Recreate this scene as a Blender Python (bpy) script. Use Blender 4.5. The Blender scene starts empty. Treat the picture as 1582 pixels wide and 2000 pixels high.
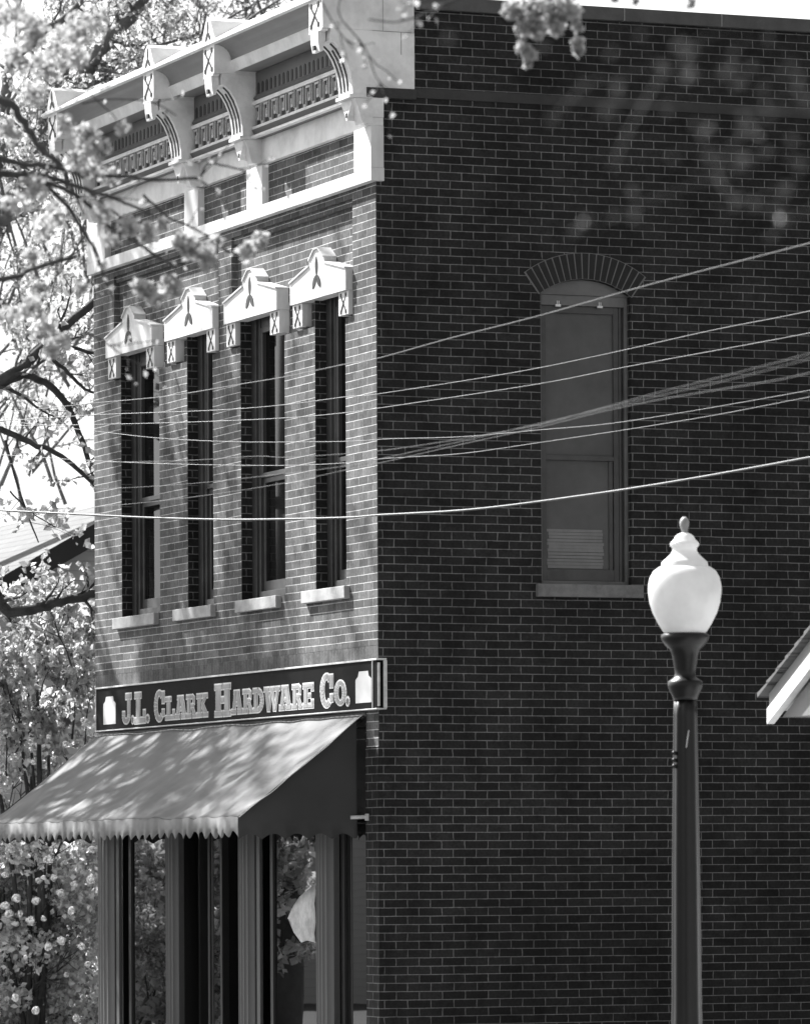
import bpy, math, random
from mathutils import Vector, Matrix, noise
random.seed(7)
S = bpy.context.scene
COL = S.collection

# ------------------------------------------------------------------ camera
# building axes: X into the block, Y along the street front, Z up; the building corner is the origin
F, ROLL, HX, HY = 10290.0, 0.0048, 791.0, 1696.0
CAM = Vector((-15.58, -39.45, 2.0))
A0 = math.radians(21.833)
RT = Vector((math.cos(A0), -math.sin(A0), 0)); FW = Vector((math.sin(A0), math.cos(A0), 0)); UP = Vector((0, 0, 1))
cR, sR = math.cos(ROLL), math.sin(ROLL)
cd = bpy.data.cameras.new('camera'); cam = bpy.data.objects.new('camera', cd); COL.objects.link(cam)
cd.sensor_fit = 'HORIZONTAL'; cd.sensor_width = 36; cd.lens = 36 * F / 1582
cd.shift_y = (HY - 1000) / 1582; cd.clip_start = 0.5; cd.clip_end = 900
cd.dof.use_dof = True; cd.dof.focus_distance = 42.5; cd.dof.aperture_fstop = 7.4; cd.dof.aperture_blades = 0
r_ = RT * cR - UP * sR; u_ = RT * sR + UP * cR
M = Matrix((r_, u_, -FW)).transposed().to_4x4(); M.translation = CAM
cam.matrix_world = M
S.camera = cam

def at(px, py, D):
    """world point seen at photograph pixel (px, py) at distance D along the view axis"""
    a = px - HX; b = HY - py
    u = (a * cR + b * sR) / F; v = (-a * sR + b * cR) / F
    return CAM + (FW + RT * u + UP * v) * D

# ------------------------------------------------------------------ light
SUN = Vector((-1, 1.95, 2.3)).normalized()
w = bpy.data.worlds.new('World'); S.world = w; w.use_nodes = True
nt = w.node_tree; nt.nodes.clear()
sk = nt.nodes.new('ShaderNodeTexSky'); sk.sky_type = 'NISHITA'; sk.sun_disc = False
sk.sun_elevation = math.asin(SUN.z); sk.sun_rotation = math.atan2(SUN.x, SUN.y)
sk.air_density = 1.3; sk.dust_density = 3.0
bw = nt.nodes.new('ShaderNodeRGBToBW'); bg = nt.nodes.new('ShaderNodeBackground'); wo = nt.nodes.new('ShaderNodeOutputWorld')
bg.inputs[1].default_value = 0.08
nt.links.new(sk.outputs[0], bw.inputs[0]); nt.links.new(bw.outputs[0], bg.inputs[0]); nt.links.new(bg.outputs[0], wo.inputs[0])
sl = bpy.data.lights.new('sun', 'SUN'); sl.energy = 5.0; sl.angle = math.radians(0.5); sl.color = (1, 1, 1)
so = bpy.data.objects.new('sun', sl); COL.objects.link(so)
so.rotation_euler = (-SUN).to_track_quat('-Z', 'Y').to_euler(); so.location = (-20, 40, 50)
S.view_settings.view_transform = 'Standard'; S.view_settings.look = 'None'; S.view_settings.gamma = 1
S.view_settings.exposure = 1.78
S.cycles.max_bounces = 7; S.cycles.transparent_max_bounces = 8

# ------------------------------------------------------------------ materials
def new_mat(name):
    m = bpy.data.materials.new(name); m.use_nodes = True
    t = m.node_tree; t.nodes.clear()
    o = t.nodes.new('ShaderNodeOutputMaterial'); p = t.nodes.new('ShaderNodeBsdfPrincipled')
    t.links.new(p.outputs[0], o.inputs[0])
    return m, t, p, o

def nd(t, typ, **k):
    n = t.nodes.new(typ)
    for a, b in k.items(): setattr(n, a, b)
    return n

def ramp(t, src, stops):
    r = t.nodes.new('ShaderNodeValToRGB'); e = r.color_ramp.elements
    while len(e) > 1: e.remove(e[0])
    e[0].position = stops[0][0]; v = stops[0][1]; e[0].color = (v, v, v, 1)
    for pos, v in stops[1:]:
        x = e.new(pos); x.color = (v, v, v, 1)
    t.links.new(src, r.inputs[0]); return r.outputs[0]

def objco(t):
    return t.nodes.new('ShaderNodeTexCoord').outputs['Object']

def paint(name, v, dirt=0.12, rough=0.5, scale=3.0, bump=0.0, streak=False, spec=.35):
    m, t, p, o = new_mat(name); p.inputs['Specular IOR Level'].default_value = spec
    co = objco(t)
    mp = nd(t, 'ShaderNodeMapping'); t.links.new(co, mp.inputs[0])
    if streak: mp.inputs['Scale'].default_value = (1, 1, 0.25)
    n = nd(t, 'ShaderNodeTexNoise'); n.inputs['Scale'].default_value = scale; n.inputs['Detail'].default_value = 8; n.inputs['Roughness'].default_value = 0.65
    t.links.new(mp.outputs[0], n.inputs[0])
    c = ramp(t, n.outputs[0], [(0.3, v * (1 - dirt)), (0.62, v)])
    t.links.new(c, p.inputs['Base Color']); p.inputs['Roughness'].default_value = rough
    if bump:
        b = nd(t, 'ShaderNodeBump'); b.inputs['Distance'].default_value = bump
        n2 = nd(t, 'ShaderNodeTexNoise'); n2.inputs['Scale'].default_value = scale * 12; n2.inputs['Detail'].default_value = 4
        t.links.new(co, n2.inputs[0]); t.links.new(n2.outputs[0], b.inputs['Height']); t.links.new(b.outputs[0], p.inputs['Normal'])
    return m

def math_(t, op, a, b=None):
    n = t.nodes.new('ShaderNodeMath'); n.operation = op
    for i, x in enumerate((a, b)):
        if x is None: continue
        if isinstance(x, (int, float)): n.inputs[i].default_value = x
        else: t.links.new(x, n.inputs[i])
    return n.outputs[0]

def brick(name, c1, c2, mo, w_, h_, z0, u0, mort=0.0048, vert=1.0, patch=0.25, soldier=False, bed=None):
    """brickwork laid on walls facing X or Y; courses run level in z"""
    m, t, p, o = new_mat(name)
    geo = t.nodes.new('ShaderNodeNewGeometry')
    sp = t.nodes.new('ShaderNodeSeparateXYZ'); t.links.new(objco(t), sp.inputs[0])
    sn = t.nodes.new('ShaderNodeSeparateXYZ'); t.links.new(geo.outputs['True Normal'], sn.inputs[0])
    isx = math_(t, 'GREATER_THAN', math_(t, 'ABSOLUTE', sn.outputs[0]), 0.5)
    mx = t.nodes.new('ShaderNodeMix'); mx.data_type = 'FLOAT'
    t.links.new(isx, mx.inputs[0]); t.links.new(sp.outputs[0], mx.inputs[2]); t.links.new(sp.outputs[1], mx.inputs[3])
    u = math_(t, 'SUBTRACT', mx.outputs[0], u0); z = math_(t, 'SUBTRACT', sp.outputs[2], z0)
    # slight waviness of the courses
    nz = nd(t, 'ShaderNodeTexNoise'); nz.inputs['Scale'].default_value = 1.3; nz.inputs['Detail'].default_value = 3
    t.links.new(objco(t), nz.inputs[0])
    z = math_(t, 'ADD', z, math_(t, 'MULTIPLY', math_(t, 'SUBTRACT', nz.outputs[0], 0.5), 0.009))
    nz3 = nd(t, 'ShaderNodeTexNoise'); nz3.inputs['Scale'].default_value = 11; nz3.inputs['Detail'].default_value = 2
    t.links.new(objco(t), nz3.inputs[0])
    u = math_(t, 'ADD', u, math_(t, 'MULTIPLY', math_(t, 'SUBTRACT', nz3.outputs[0], 0.5), 0.02))
    z = math_(t, 'ADD', z, math_(t, 'MULTIPLY', math_(t, 'SUBTRACT', nz3.outputs[0], 0.5), 0.004))
    cb = t.nodes.new('ShaderNodeCombineXYZ'); t.links.new(u, cb.inputs[0]); t.links.new(z, cb.inputs[1])
    b = nd(t, 'ShaderNodeTexBrick'); t.links.new(cb.outputs[0], b.inputs[0])
    b.offset = 0.5; b.offset_frequency = 2; b.squash = 1
    b.inputs['Scale'].default_value = 1; b.inputs['Brick Width'].default_value = w_; b.inputs['Row Height'].default_value = h_
    if soldier: b.offset = 0
    b.inputs['Mortar Size'].default_value = mort; b.inputs['Mortar Smooth'].default_value = 0.35; b.inputs['Bias'].default_value = -0.1
    b.inputs['Color1'].default_value = (c1, c1, c1, 1); b.inputs['Color2'].default_value = (c2, c2, c2, 1); b.inputs['Mortar'].default_value = (mo, mo, mo, 1)
    n = nd(t, 'ShaderNodeTexNoise'); n.inputs['Scale'].default_value = 45; n.inputs['Detail'].default_value = 6; t.links.new(objco(t), n.inputs[0])
    n2 = nd(t, 'ShaderNodeTexNoise'); n2.inputs['Scale'].default_value = 1.1; n2.inputs['Detail'].default_value = 7; n2.inputs['Roughness'].default_value = .7; t.links.new(objco(t), n2.inputs[0])
    f1 = ramp(t, n.outputs[0], [(0.3, 0.72), (0.7, 1.2)]); f2 = ramp(t, n2.outputs[0], [(0.3, 1 - patch), (0.5, 1.0), (0.72, 1 + patch)])
    k = nd(t, 'ShaderNodeMix'); k.data_type = 'RGBA'; k.blend_type = 'MULTIPLY'; k.inputs[0].default_value = 1
    csrc = b.outputs['Color']
    if bed is not None:
        fz = math_(t, 'FRACT', math_(t, 'DIVIDE', z, h_)); dz = math_(t, 'MINIMUM', fz, math_(t, 'SUBTRACT', 1, fz))
        mk = math_(t, 'LESS_THAN', dz, mort / h_ * .95)
        kb = nd(t, 'ShaderNodeMix'); kb.data_type = 'RGBA'; t.links.new(mk, kb.inputs[0]); t.links.new(csrc, kb.inputs[6]); kb.inputs[7].default_value = (bed, bed, bed, 1); csrc = kb.outputs[2]
    t.links.new(csrc, k.inputs[6]); t.links.new(f1, k.inputs[7])
    k2 = nd(t, 'ShaderNodeMix'); k2.data_type = 'RGBA'; k2.blend_type = 'MULTIPLY'; k2.inputs[0].default_value = 1
    t.links.new(k.outputs[2], k2.inputs[6]); t.links.new(f2, k2.inputs[7])
    n5 = nd(t, 'ShaderNodeTexNoise'); n5.inputs['Scale'].default_value = 5.5; n5.inputs['Detail'].default_value = 9; n5.inputs['Roughness'].default_value = .75; t.links.new(objco(t), n5.inputs[0])
    f5 = ramp(t, n5.outputs[0], [(0.36, .62), (0.5, 1.0), (0.63, 1.12), (0.72, 1.7)])
    k3 = nd(t, 'ShaderNodeMix'); k3.data_type = 'RGBA'; k3.blend_type = 'MULTIPLY'; k3.inputs[0].default_value = 1
    t.links.new(k2.outputs[2], k3.inputs[6]); t.links.new(f5, k3.inputs[7]); t.links.new(k3.outputs[2], p.inputs['Base Color'])
    p.inputs['Roughness'].default_value = 0.85; p.inputs['Specular IOR Level'].default_value = .15
    hgt = math_(t, 'SUBTRACT', math_(t, 'MULTIPLY', n.outputs[0], 0.25), b.outputs['Fac'])
    bp = nd(t, 'ShaderNodeBump'); bp.inputs['Distance'].default_value = 0.004; bp.inputs['Strength'].default_value = 0.7
    t.links.new(hgt, bp.inputs['Height']); t.links.new(bp.outputs[0], p.inputs['Normal'])
    return m

MT = {}
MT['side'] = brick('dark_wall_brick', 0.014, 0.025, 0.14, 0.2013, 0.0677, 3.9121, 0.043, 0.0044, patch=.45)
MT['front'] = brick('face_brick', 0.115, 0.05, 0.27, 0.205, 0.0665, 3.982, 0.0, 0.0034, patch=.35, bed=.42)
MT['soldier'] = brick('soldier_brick', 0.10, 0.065, 0.15, 0.0677, 0.5, 3.3, 0.0, 0.003, patch=.3, soldier=True)
MT['arch'] = paint('arch_brick', 0.017, .35, .85, 9)
MT['mortar'] = paint('mortar', 0.14, .2, .9, 8)
MT['stone'] = paint('stone_sill', 0.34, .35, .85, 7, .003)
MT['band'] = paint('dark_stone_band', 0.04, .3, .85, 5, .003)
MT['white'] = paint('cream_trim_paint', 0.64, .34, .5, 3.4, 0, True)
MT['metal'] = paint('pressed_metal_paint', 0.70, .30, .5, 4.2, .002)
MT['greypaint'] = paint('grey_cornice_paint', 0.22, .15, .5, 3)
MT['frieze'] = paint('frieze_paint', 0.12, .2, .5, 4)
MT['keypaint'] = paint('key_paint', 0.42, .25, .5, 9)
MT['darkpaint'] = paint('dark_ornament_paint', 0.028, .2, .6, 6)
MT['sash'] = paint('dark_sash_paint', 0.055, .45, .4, 5)
MT['sash2'] = paint('brown_sash_paint', 0.12, .35, .45, 4)
MT['column'] = paint('storefront_column_paint', 0.075, .2, .38, 4, 0, True)
MT['black'] = paint('black_paint', 0.02, .2, .35, 5)
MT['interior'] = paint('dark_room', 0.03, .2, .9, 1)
MT['blind'] = paint('paper_stack', 0.25, .2, .9, 1)
MT['screen'] = paint('window_screen', 0.085, .3, .7, 3)
MT['roofing'] = paint('roof_tar', 0.10, .3, .9, 2)
MT['lampiron'] = paint('lamp_post_paint', 0.005, .4, .38, 9, spec=.32)
MT['sign'] = paint('sign_board_black', 0.007, .4, .6, 14, spec=.03)
MT['letter'] = paint('sign_letter_gold', 0.25, .12, .6, 8)
MT['letterline'] = paint('sign_letter_outline', 0.55, .12, .6, 10)
MT['jug'] = paint('sign_jug_white', 0.42, .15, .6, 6)
MT['signtrim'] = paint('sign_trim_metal', 0.5, .35, .4, 12)
MT['wire'] = paint('cable_sheath', 0.085, .5, .5, 5)
MT['barkpale'] = paint('hazed_bark', 0.17, .5, .95, 9, .01)  # far trees' bark paled, so flare haze sits in the colour
MT['bark'] = paint('bark', 0.08, .55, .95, 9, .01)
MT['twigpale'] = paint('pale_bark', 0.22, .4, .9, 9)
MT['grassm'] = paint('grass', 0.09, .4, .95, .8)
MT['asphalt'] = paint('asphalt', 0.055, .25, .9, 3)
MT['concrete'] = paint('concrete', 0.30, .2, .9, 2)
MT['siding'] = None

# awning canvas: woven cloth with faint sagging folds, seams and water marks
m, t, p, o = new_mat('awning_canvas')
n = nd(t, 'ShaderNodeTexNoise'); n.inputs['Scale'].default_value = 2.2; n.inputs['Detail'].default_value = 6; t.links.new(objco(t), n.inputs[0])
t.links.new(ramp(t, n.outputs[0], [(0.3, .09), (0.65, .135)]), p.inputs['Base Color']); p.inputs['Roughness'].default_value = 0.9
MT['canvas'] = m
m2 = m.copy(); m2.name = 'awning_canvas_shaded'  # same canvas darkened: shade on the awning ends is in the colour
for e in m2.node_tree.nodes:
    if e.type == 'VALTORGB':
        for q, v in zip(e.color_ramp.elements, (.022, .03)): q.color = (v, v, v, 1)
MT['canvas_shaded'] = m2

# glass: dark and reflective
def glassy(name, base, ior=1.7, rough=0.01, wav=0.0):
    m, t, p, o = new_mat(name)
    p.inputs['Base Color'].default_value = (base, base, base, 1); p.inputs['Roughness'].default_value = rough; p.inputs['IOR'].default_value = ior
    if wav:
        n = nd(t, 'ShaderNodeTexNoise'); n.inputs['Scale'].default_value = 1.2; t.links.new(objco(t), n.inputs[0])
        b = nd(t, 'ShaderNodeBump'); b.inputs['Distance'].default_value = wav; t.links.new(n.outputs[0], b.inputs['Height']); t.links.new(b.outputs[0], p.inputs['Normal'])
    return m
MT['glass'] = glassy('window_glass', 0.006, 1.22, 0.03)
MT['plate'] = glassy('shop_plate_glass', 0.005, 1.7, 0.005, 0.0008)

# lamp globe: milky acrylic
m, t, p, o = new_mat('milk_globe')
t.nodes.remove(p); df = t.nodes.new('ShaderNodeBsdfDiffuse'); tl = t.nodes.new('ShaderNodeBsdfTranslucent'); mx = t.nodes.new('ShaderNodeMixShader'); gl = t.nodes.new('ShaderNodeBsdfGlossy'); m3 = t.nodes.new('ShaderNodeMixShader')
gn = nd(t, 'ShaderNodeTexNoise'); gn.inputs['Scale'].default_value = 5; gn.inputs['Detail'].default_value = 7; t.links.new(objco(t), gn.inputs[0]); gc = ramp(t, gn.outputs[0], [(.3, .63), (.6, .77)])
for q in (df, tl): t.links.new(gc, q.inputs[0])
gl.inputs[1].default_value = .25; mx.inputs[0].default_value = .45; m3.inputs[0].default_value = .05
t.links.new(df.outputs[0], mx.inputs[1]); t.links.new(tl.outputs[0], mx.inputs[2]); t.links.new(mx.outputs[0], m3.inputs[1]); t.links.new(gl.outputs[0], m3.inputs[2]); t.links.new(m3.outputs[0], o.inputs[0])
MT['globe'] = m

def leafmat(name, v, tr, var=.35):
    m, t, p, o = new_mat(name); t.nodes.remove(p)
    g = t.nodes.new('ShaderNodeNewGeometry')
    c = ramp(t, g.outputs['Random Per Island'], [(0, v * (1 - var)), (1, v * (1 + var))])
    d = t.nodes.new('ShaderNodeBsdfDiffuse'); tl = t.nodes.new('ShaderNodeBsdfTranslucent'); mx = t.nodes.new('ShaderNodeMixShader')
    gl = t.nodes.new('ShaderNodeBsdfGlossy'); gl.inputs[1].default_value = .35; m3 = t.nodes.new('ShaderNodeMixShader'); m3.inputs[0].default_value = .05
    mx.inputs[0].default_value = tr
    t.links.new(c, d.inputs[0]); t.links.new(c, tl.inputs[0]); t.links.new(d.outputs[0], mx.inputs[1]); t.links.new(tl.outputs[0], mx.inputs[2])
    t.links.new(mx.outputs[0], m3.inputs[1]); t.links.new(gl.outputs[0], m3.inputs[2]); t.links.new(m3.outputs[0], o.inputs[0])
    return m
MT['leaf_young'] = leafmat('young_leaf', 0.38, 0.5)
MT['leaf_tree'] = leafmat('tree_leaf', 0.46, 0.55, .5)
MT['leaf_bush'] = leafmat('bush_leaf', 0.66, 0.5, .6)
MT['flower'] = leafmat('flower_petal', 0.45, 0.35, .45)

# shingles and clapboards
def courses(name, v, pitch, axis, dark=.45, shing=0):
    m, t, p, o = new_mat(name)
    sp = t.nodes.new('ShaderNodeSeparateXYZ'); t.links.new(objco(t), sp.inputs[0])
    if shing:
        cb = t.nodes.new('ShaderNodeCombineXYZ'); t.links.new(sp.outputs[1], cb.inputs[0]); t.links.new(sp.outputs[2], cb.inputs[1])
        b = nd(t, 'ShaderNodeTexBrick'); t.links.new(cb.outputs[0], b.inputs[0]); b.inputs['Scale'].default_value = 1
        b.inputs['Brick Width'].default_value = shing; b.inputs['Row Height'].default_value = pitch; b.inputs['Mortar Size'].default_value = .007; b.inputs['Mortar Smooth'].default_value = .5
        for nme, c in (('Color1', v), ('Color2', v * .8), ('Mortar', v * dark)): b.inputs[nme].default_value = (c, c, c, 1)
        t.links.new(b.outputs[0], p.inputs['Base Color'])
    else:
        fr = math_(t, 'FRACT', math_(t, 'DIVIDE', sp.outputs[axis], pitch))
        t.links.new(ramp(t, fr, [(0, v * dark), (0.12, v), (1, v * .95)]), p.inputs['Base Color'])
    p.inputs['Roughness'].default_value = .9
    return m
MT['siding'] = courses('clapboard_grey', 0.42, .11, 2, .6)
MT['shingle'] = courses('roof_shingle', 0.10, .085, 2, .35, .3)
MT['palewall'] = courses('pale_clapboard', 0.6, .12, 2, .7)

# ------------------------------------------------------------------ mesh helpers
class MB:
    def __init__(s): s.v = []; s.f = []; s.m = []; s.sm = []
    def add(s, vs, fs, mi=0, smooth=False):
        k = len(s.v); s.v += [tuple(q) for q in vs]; s.f += [tuple(i + k for i in f) for f in fs]; s.m += [mi] * len(fs); s.sm += [smooth] * len(fs); return s
    def box(s, x0, x1, y0, y1, z0, z1, mi=0):
        x0, x1 = sorted((x0, x1)); y0, y1 = sorted((y0, y1)); z0, z1 = sorted((z0, z1))
        v = [(x, y, z) for z in (z0, z1) for y in (y0, y1) for x in (x0, x1)]
        return s.add(v, [(0, 2, 3, 1), (4, 5, 7, 6), (0, 1, 5, 4), (2, 6, 7, 3), (0, 4, 6, 2), (1, 3, 7, 5)], mi)
    def prism(s, poly, fn, a, b, mi=0, smooth=False):
        """poly: 2-D outline; fn(u, v, w) -> xyz; extruded from w=a to w=b"""
        n = len(poly)
        v = [fn(u, q, a) for u, q in poly] + [fn(u, q, b) for u, q in poly]
        s.add(v, [tuple(range(n)), tuple(reversed(range(n, 2 * n)))], mi)
        s.add(v, [(i, i + n, (i + 1) % n + n, (i + 1) % n) for i in range(n)], mi, smooth)
        return s
    def lathe(s, prof, c, n=32, mi=0, smooth=True, flute=None):
        vs = []
        for r, z in prof:
            for i in range(n):
                a = 2 * math.pi * i / n; rr = r * (1 - (flute[1] * (0.5 + 0.5 * math.cos(flute[0] * a)) if flute else 0))
                vs.append((c[0] + rr * math.cos(a), c[1] + rr * math.sin(a), c[2] + z))
        fs = [(j * n + i, j * n + (i + 1) % n, (j + 1) * n + (i + 1) % n, (j + 1) * n + i) for j in range(len(prof) - 1) for i in range(n)]
        fs += [tuple(reversed(range(n))), tuple(range((len(prof) - 1) * n, len(prof) * n))]
        return s.add(vs, fs, mi, smooth)
    def tube(s, pts, rad, n=6, mi=0):
        pts = [Vector(q) for q in pts]
        if len(pts) < 2: return s
        if not hasattr(rad, '__len__'): rad = [rad] * len(pts)
        k = len(s.v); ref = Vector((0.13, 0.31, 0.94))
        for i, q in enumerate(pts):
            d = (pts[min(i + 1, len(pts) - 1)] - pts[max(i - 1, 0)])
            d = d.normalized() if d.length > 1e-9 else Vector((0, 0, 1))
            a = d.cross(ref)
            if a.length < 1e-3: a = d.cross(Vector((1, 0, 0)))
            a.normalize(); b = d.cross(a)
            for j in range(n):
                t_ = 2 * math.pi * j / n; s.v.append(tuple(q + (a * math.cos(t_) + b * math.sin(t_)) * rad[i]))
        L = len(pts)
        fs = [(k + i * n + j, k + i * n + (j + 1) % n, k + (i + 1) * n + (j + 1) % n, k + (i + 1) * n + j) for i in range(L - 1) for j in range(n)]
        fs += [tuple(k + j for j in reversed(range(n))), tuple(k + (L - 1) * n + j for j in range(n))]
        s.f += fs; s.m += [mi] * len(fs); s.sm += [True] * len(fs); return s
    def build(s, name, mats, parent=None, bevel=0, recalc=True):
        me = bpy.data.meshes.new(name); me.from_pydata(s.v, [], s.f)
        if not isinstance(mats, (list, tuple)): mats = [mats]
        for q in mats: me.materials.append(q)
        me.polygons.foreach_set('material_index', s.m); me.polygons.foreach_set('use_smooth', s.sm)
        if recalc and len(s.v) < 30000:
            import bmesh
            b = bmesh.new(); b.from_mesh(me); bmesh.ops.recalc_face_normals(b, faces=b.faces); b.to_mesh(me); b.free()
        me.update()
        o = bpy.data.objects.new(name, me); COL.objects.link(o)
        if parent: o.parent = parent
        if bevel:
            md = o.modifiers.new('bevel', 'BEVEL'); md.width = bevel; md.segments = 2; md.limit_method = 'ANGLE'; md.angle_limit = math.radians(40)
        return o

def base(name, label, cat, loc=(0, 0, 0), group=None):
    o = bpy.data.objects.new(name, None); COL.objects.link(o); o.location = loc; o.empty_display_size = .2
    tag(o, label, cat, group); return o
def tag(o, label=None, cat=None, group=None, kind=None):
    if label: o['label'] = label
    if cat: o['category'] = cat
    if group: o['group'] = group
    if kind: o['kind'] = kind
    return o
XY = lambda u, v, w: (u, w, v)      # outline in x,z extruded along y
YZ = lambda u, v, w: (w, u, v)      # outline in y,z extruded along x
XZ = lambda u, v, w: (u, w, v)

# ------------------------------------------------------------------ the setting: ground
g = MB(); g.add([(-400, -300, 0), (400, -300, 0), (400, 500, 0), (-400, 500, 0)], [(0, 1, 2, 3)]); tag(g.build('ground', MT['grassm']), kind='structure')
g = MB(); g.add([(-17.5, -300, .004), (-4.2, -300, .004), (-4.2, 500, .004), (-17.5, 500, .004)], [(0, 1, 2, 3)]); tag(g.build('road', MT['asphalt']), kind='structure')
g = MB(); g.box(-4.2, -.0, -60, 40, .0, .13); tag(g.build('pavement', MT['concrete']), kind='structure')

# ------------------------------------------------------------------ the brick building
B = base('brick_building', 'two-storey dark brick corner building with ornate white cornice and arched side window', 'building')
L = 7.17                       # length of the street front
PIL = [(0, .52), (3.41, 3.735), (6.58, L)]
WIN = [(5.32, 6.39), (3.90, 4.57), (2.11, 3.19), (.69, 1.39)]
ZS, ZT = 4.31, 6.78            # window opening bottom and top
FX = .055                      # plane of the recessed fields

fw = MB()
# brick of the street front, split round the windows; recessed fields only at the window heads
def slab(y0, y1, z0, z1, x0, mi=0): fw.box(x0, .33, max(y0, .004), y1, z0, z1, mi)
ZR = 6.50
ys = sorted({0, .52, 3.41, 3.735, 6.58, L} | {q for w_ in WIN for q in w_})
for i in range(len(ys) - 1):
    a, b = ys[i], ys[i + 1]; mid = (a + b) / 2
    pil = any(p0 < mid < p1 for p0, p1 in PIL); win = any(w0 < mid < w1 for w0, w1 in WIN)
    if win: slab(a, b, 3.80, ZS, 0)
    else: slab(a, b, 3.80, ZR, 0); slab(a, b, ZR, 7.34, 0 if pil else FX)
    if win: slab(a, b, ZT, 7.34, 0 if pil else FX)
# corbelled head of the recessed fields and the parapet panels
for a, b in PIL: slab(a, b, 7.34, 7.53, 0)
for a, b in ((.52, 3.41), (3.735, 6.58)):
    slab(a, b, 7.34, 7.405, FX); slab(a, b, 7.405, 7.462, FX - .03); slab(a, b, 7.462, 7.53, .002)
slab(.004, L, 7.53, 8.0, .003)
slab(.004, L, 3.27, 3.56, .003)
slab(.004, L, 3.56, 3.80, .0015, 1)
slab(.004, .262, 2.98, 3.27, .0); PZ = True         # brick pier at the corner beside the shop front
fwall = fw.build('front_wall', [MT['front'], MT['soldier']], B)

# side wall with an opening for the arched window
SW = MB(); Tk = .30; x0, x1 = 1.437, 2.24; XE = 15.0
def sbox(xa, xb, za, zb): SW.box(xa, xb, 0.0, Tk, za, zb)
sbox(0.006, x0, .13, 8.94); sbox(x1, XE, .13, 8.94); sbox(x0, x1, .13, 4.315); sbox(x0, x1, 7.05, 8.94)
xc = (x0 + x1) / 2; hw = (x1 - x0) / 2; zsp, rise = 6.685, .128; Ra = (hw * hw + rise * rise) / (2 * rise); zc0 = zsp + rise - Ra
N = 14
def arcz(x, R=Ra): return zc0 + math.sqrt(max(R * R - (x - xc) ** 2, 0))
for i in range(N):
    a = x0 + (x1 - x0) * i / N; b = x0 + (x1 - x0) * (i + 1) / N
    SW.prism([(a, arcz(a)), (b, arcz(b)), (b, 7.05), (a, 7.05)], XZ, 0.0, Tk)
# remove the doubled inner faces is not needed: every piece is butted end to end
SW.box(.0005, .0055, .004, .262, .13, 2.98)  # awning shade on the pier front, painted in as the darker brick
SW.box(.0055, .33, Tk + .001, Tk + .002, .13, 2.98)
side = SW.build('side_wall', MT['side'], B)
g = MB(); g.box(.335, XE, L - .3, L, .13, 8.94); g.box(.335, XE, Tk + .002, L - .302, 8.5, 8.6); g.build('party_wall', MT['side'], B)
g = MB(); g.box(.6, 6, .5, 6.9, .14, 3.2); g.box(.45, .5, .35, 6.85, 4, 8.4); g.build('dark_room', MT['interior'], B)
# string course, coping
g = MB(); g.box(.322, XE, -.010, .001, 8.225, 8.305); g.build('string_course', MT['band'], B, .004)
g = MB()
xs = [.335, 1.385 + .0, 2.18, 3.06, 3.93, 4.8, 5.7, 6.6, 7.5, 8.4, 9.3, XE]
for i in range(len(xs) - 1): g.box(xs[i] + .004, xs[i + 1], -.045, .36, 8.942, 9.05)
g.build('coping', paint('coping_stone', .085, .3, .9, 6, .003), B, .006)
for q in xs[1:-1]: g = MB(); g.box(q - .001, q + .005, -.047, .355, 8.944, 9.053); g.build('coping_joint', MT['concrete'], B)

# brick arch over the side window: rowlock bricks on a mortar bed
ar = MB(); ang = math.atan2(hw + .012, (zsp - zc0)); nb = 17; r1, r2 = Ra + .004, Ra + .212
for k in range(nb):
    a = -ang + 2 * ang * k / nb; b = -ang + 2 * ang * (k + 1) / nb; e = .0048 / Ra * 1.0
    pl = [(xc + r * math.sin(q), zc0 + r * math.cos(q)) for r, q in ((r1, a + e), (r2, a + e), (r2, b - e), (r1, b - e))]
    ar.prism(pl, XZ, -.0055, .02)
bed = MB()
for k in range(nb):
    a = -ang - .01 + (2 * ang + .02) * k / nb; b = -ang - .01 + (2 * ang + .02) * (k + 1) / nb
    bed.prism([(xc + r * math.sin(q), zc0 + r * math.cos(q)) for r, q in ((r1 - .003, a), (r2 + .006, a), (r2 + .006, b), (r1 - .003, b))], XZ, -.003, .015)
bo = bed.build('brick_arch', MT['mortar'], B); ar.build('voussoirs', MT['arch'], bo)

# arched side window
W = MB(); yf = .075
def wb(m, xa, xb, za, zb, ya, yb, mi=0): m.box(xa, xb, ya, yb, za, zb, mi)
wb(W, x0, x0 + .03, 4.315, zsp, yf - .02, .2); wb(W, x1 - .03, x1, 4.315, zsp, yf - .02, .2)
wb(W, x0 + .03, x1 - .03, 6.60, zsp, yf - .02, .2); wb(W, x0 + .03, x1 - .03, 4.315, 4.345, yf - .02, .2)
sw = W.build('arched_window', MT['sash2'], B, .003)
Tm = MB(); Tm.prism([(x0 + .002, zsp + .001)] + [(x0 + (x1 - x0) * i / 12, arcz(x0 + (x1 - x0) * i / 12) - .002) for i in range(1, 12)] + [(x1 - .002, zsp + .001)], XZ, yf - .03, .2)
Tm.build('tympanum', MT['sash2'], sw)
st = MB()   # storm sash: stiles, rails, wide right stile as in the photograph
wb(st, x0 + .032, x0 + .08, 4.345, 6.598, yf, .14); wb(st, x1 - .12, x1 - .075, 4.345, 6.598, yf, .14); wb(st, x0 + .08, x1 - .12, 6.54, 6.598, yf, .14)
wb(st, x0 + .08, x1 - .12, 4.347, 4.44, yf, .14); wb(st, x0 + .08, x1 - .12, 5.335, 5.375, yf, .14)
wb(st, x1 - .073, x1 - .055, 4.345, 6.598, yf - .005, .14); wb(st, x1 - .053, x1 - .032, 4.345, 6.598, yf + .02, .14)
wb(st, x1 - .16, x1 - .125, 4.44, 5.335, yf + .012, .14)
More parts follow.
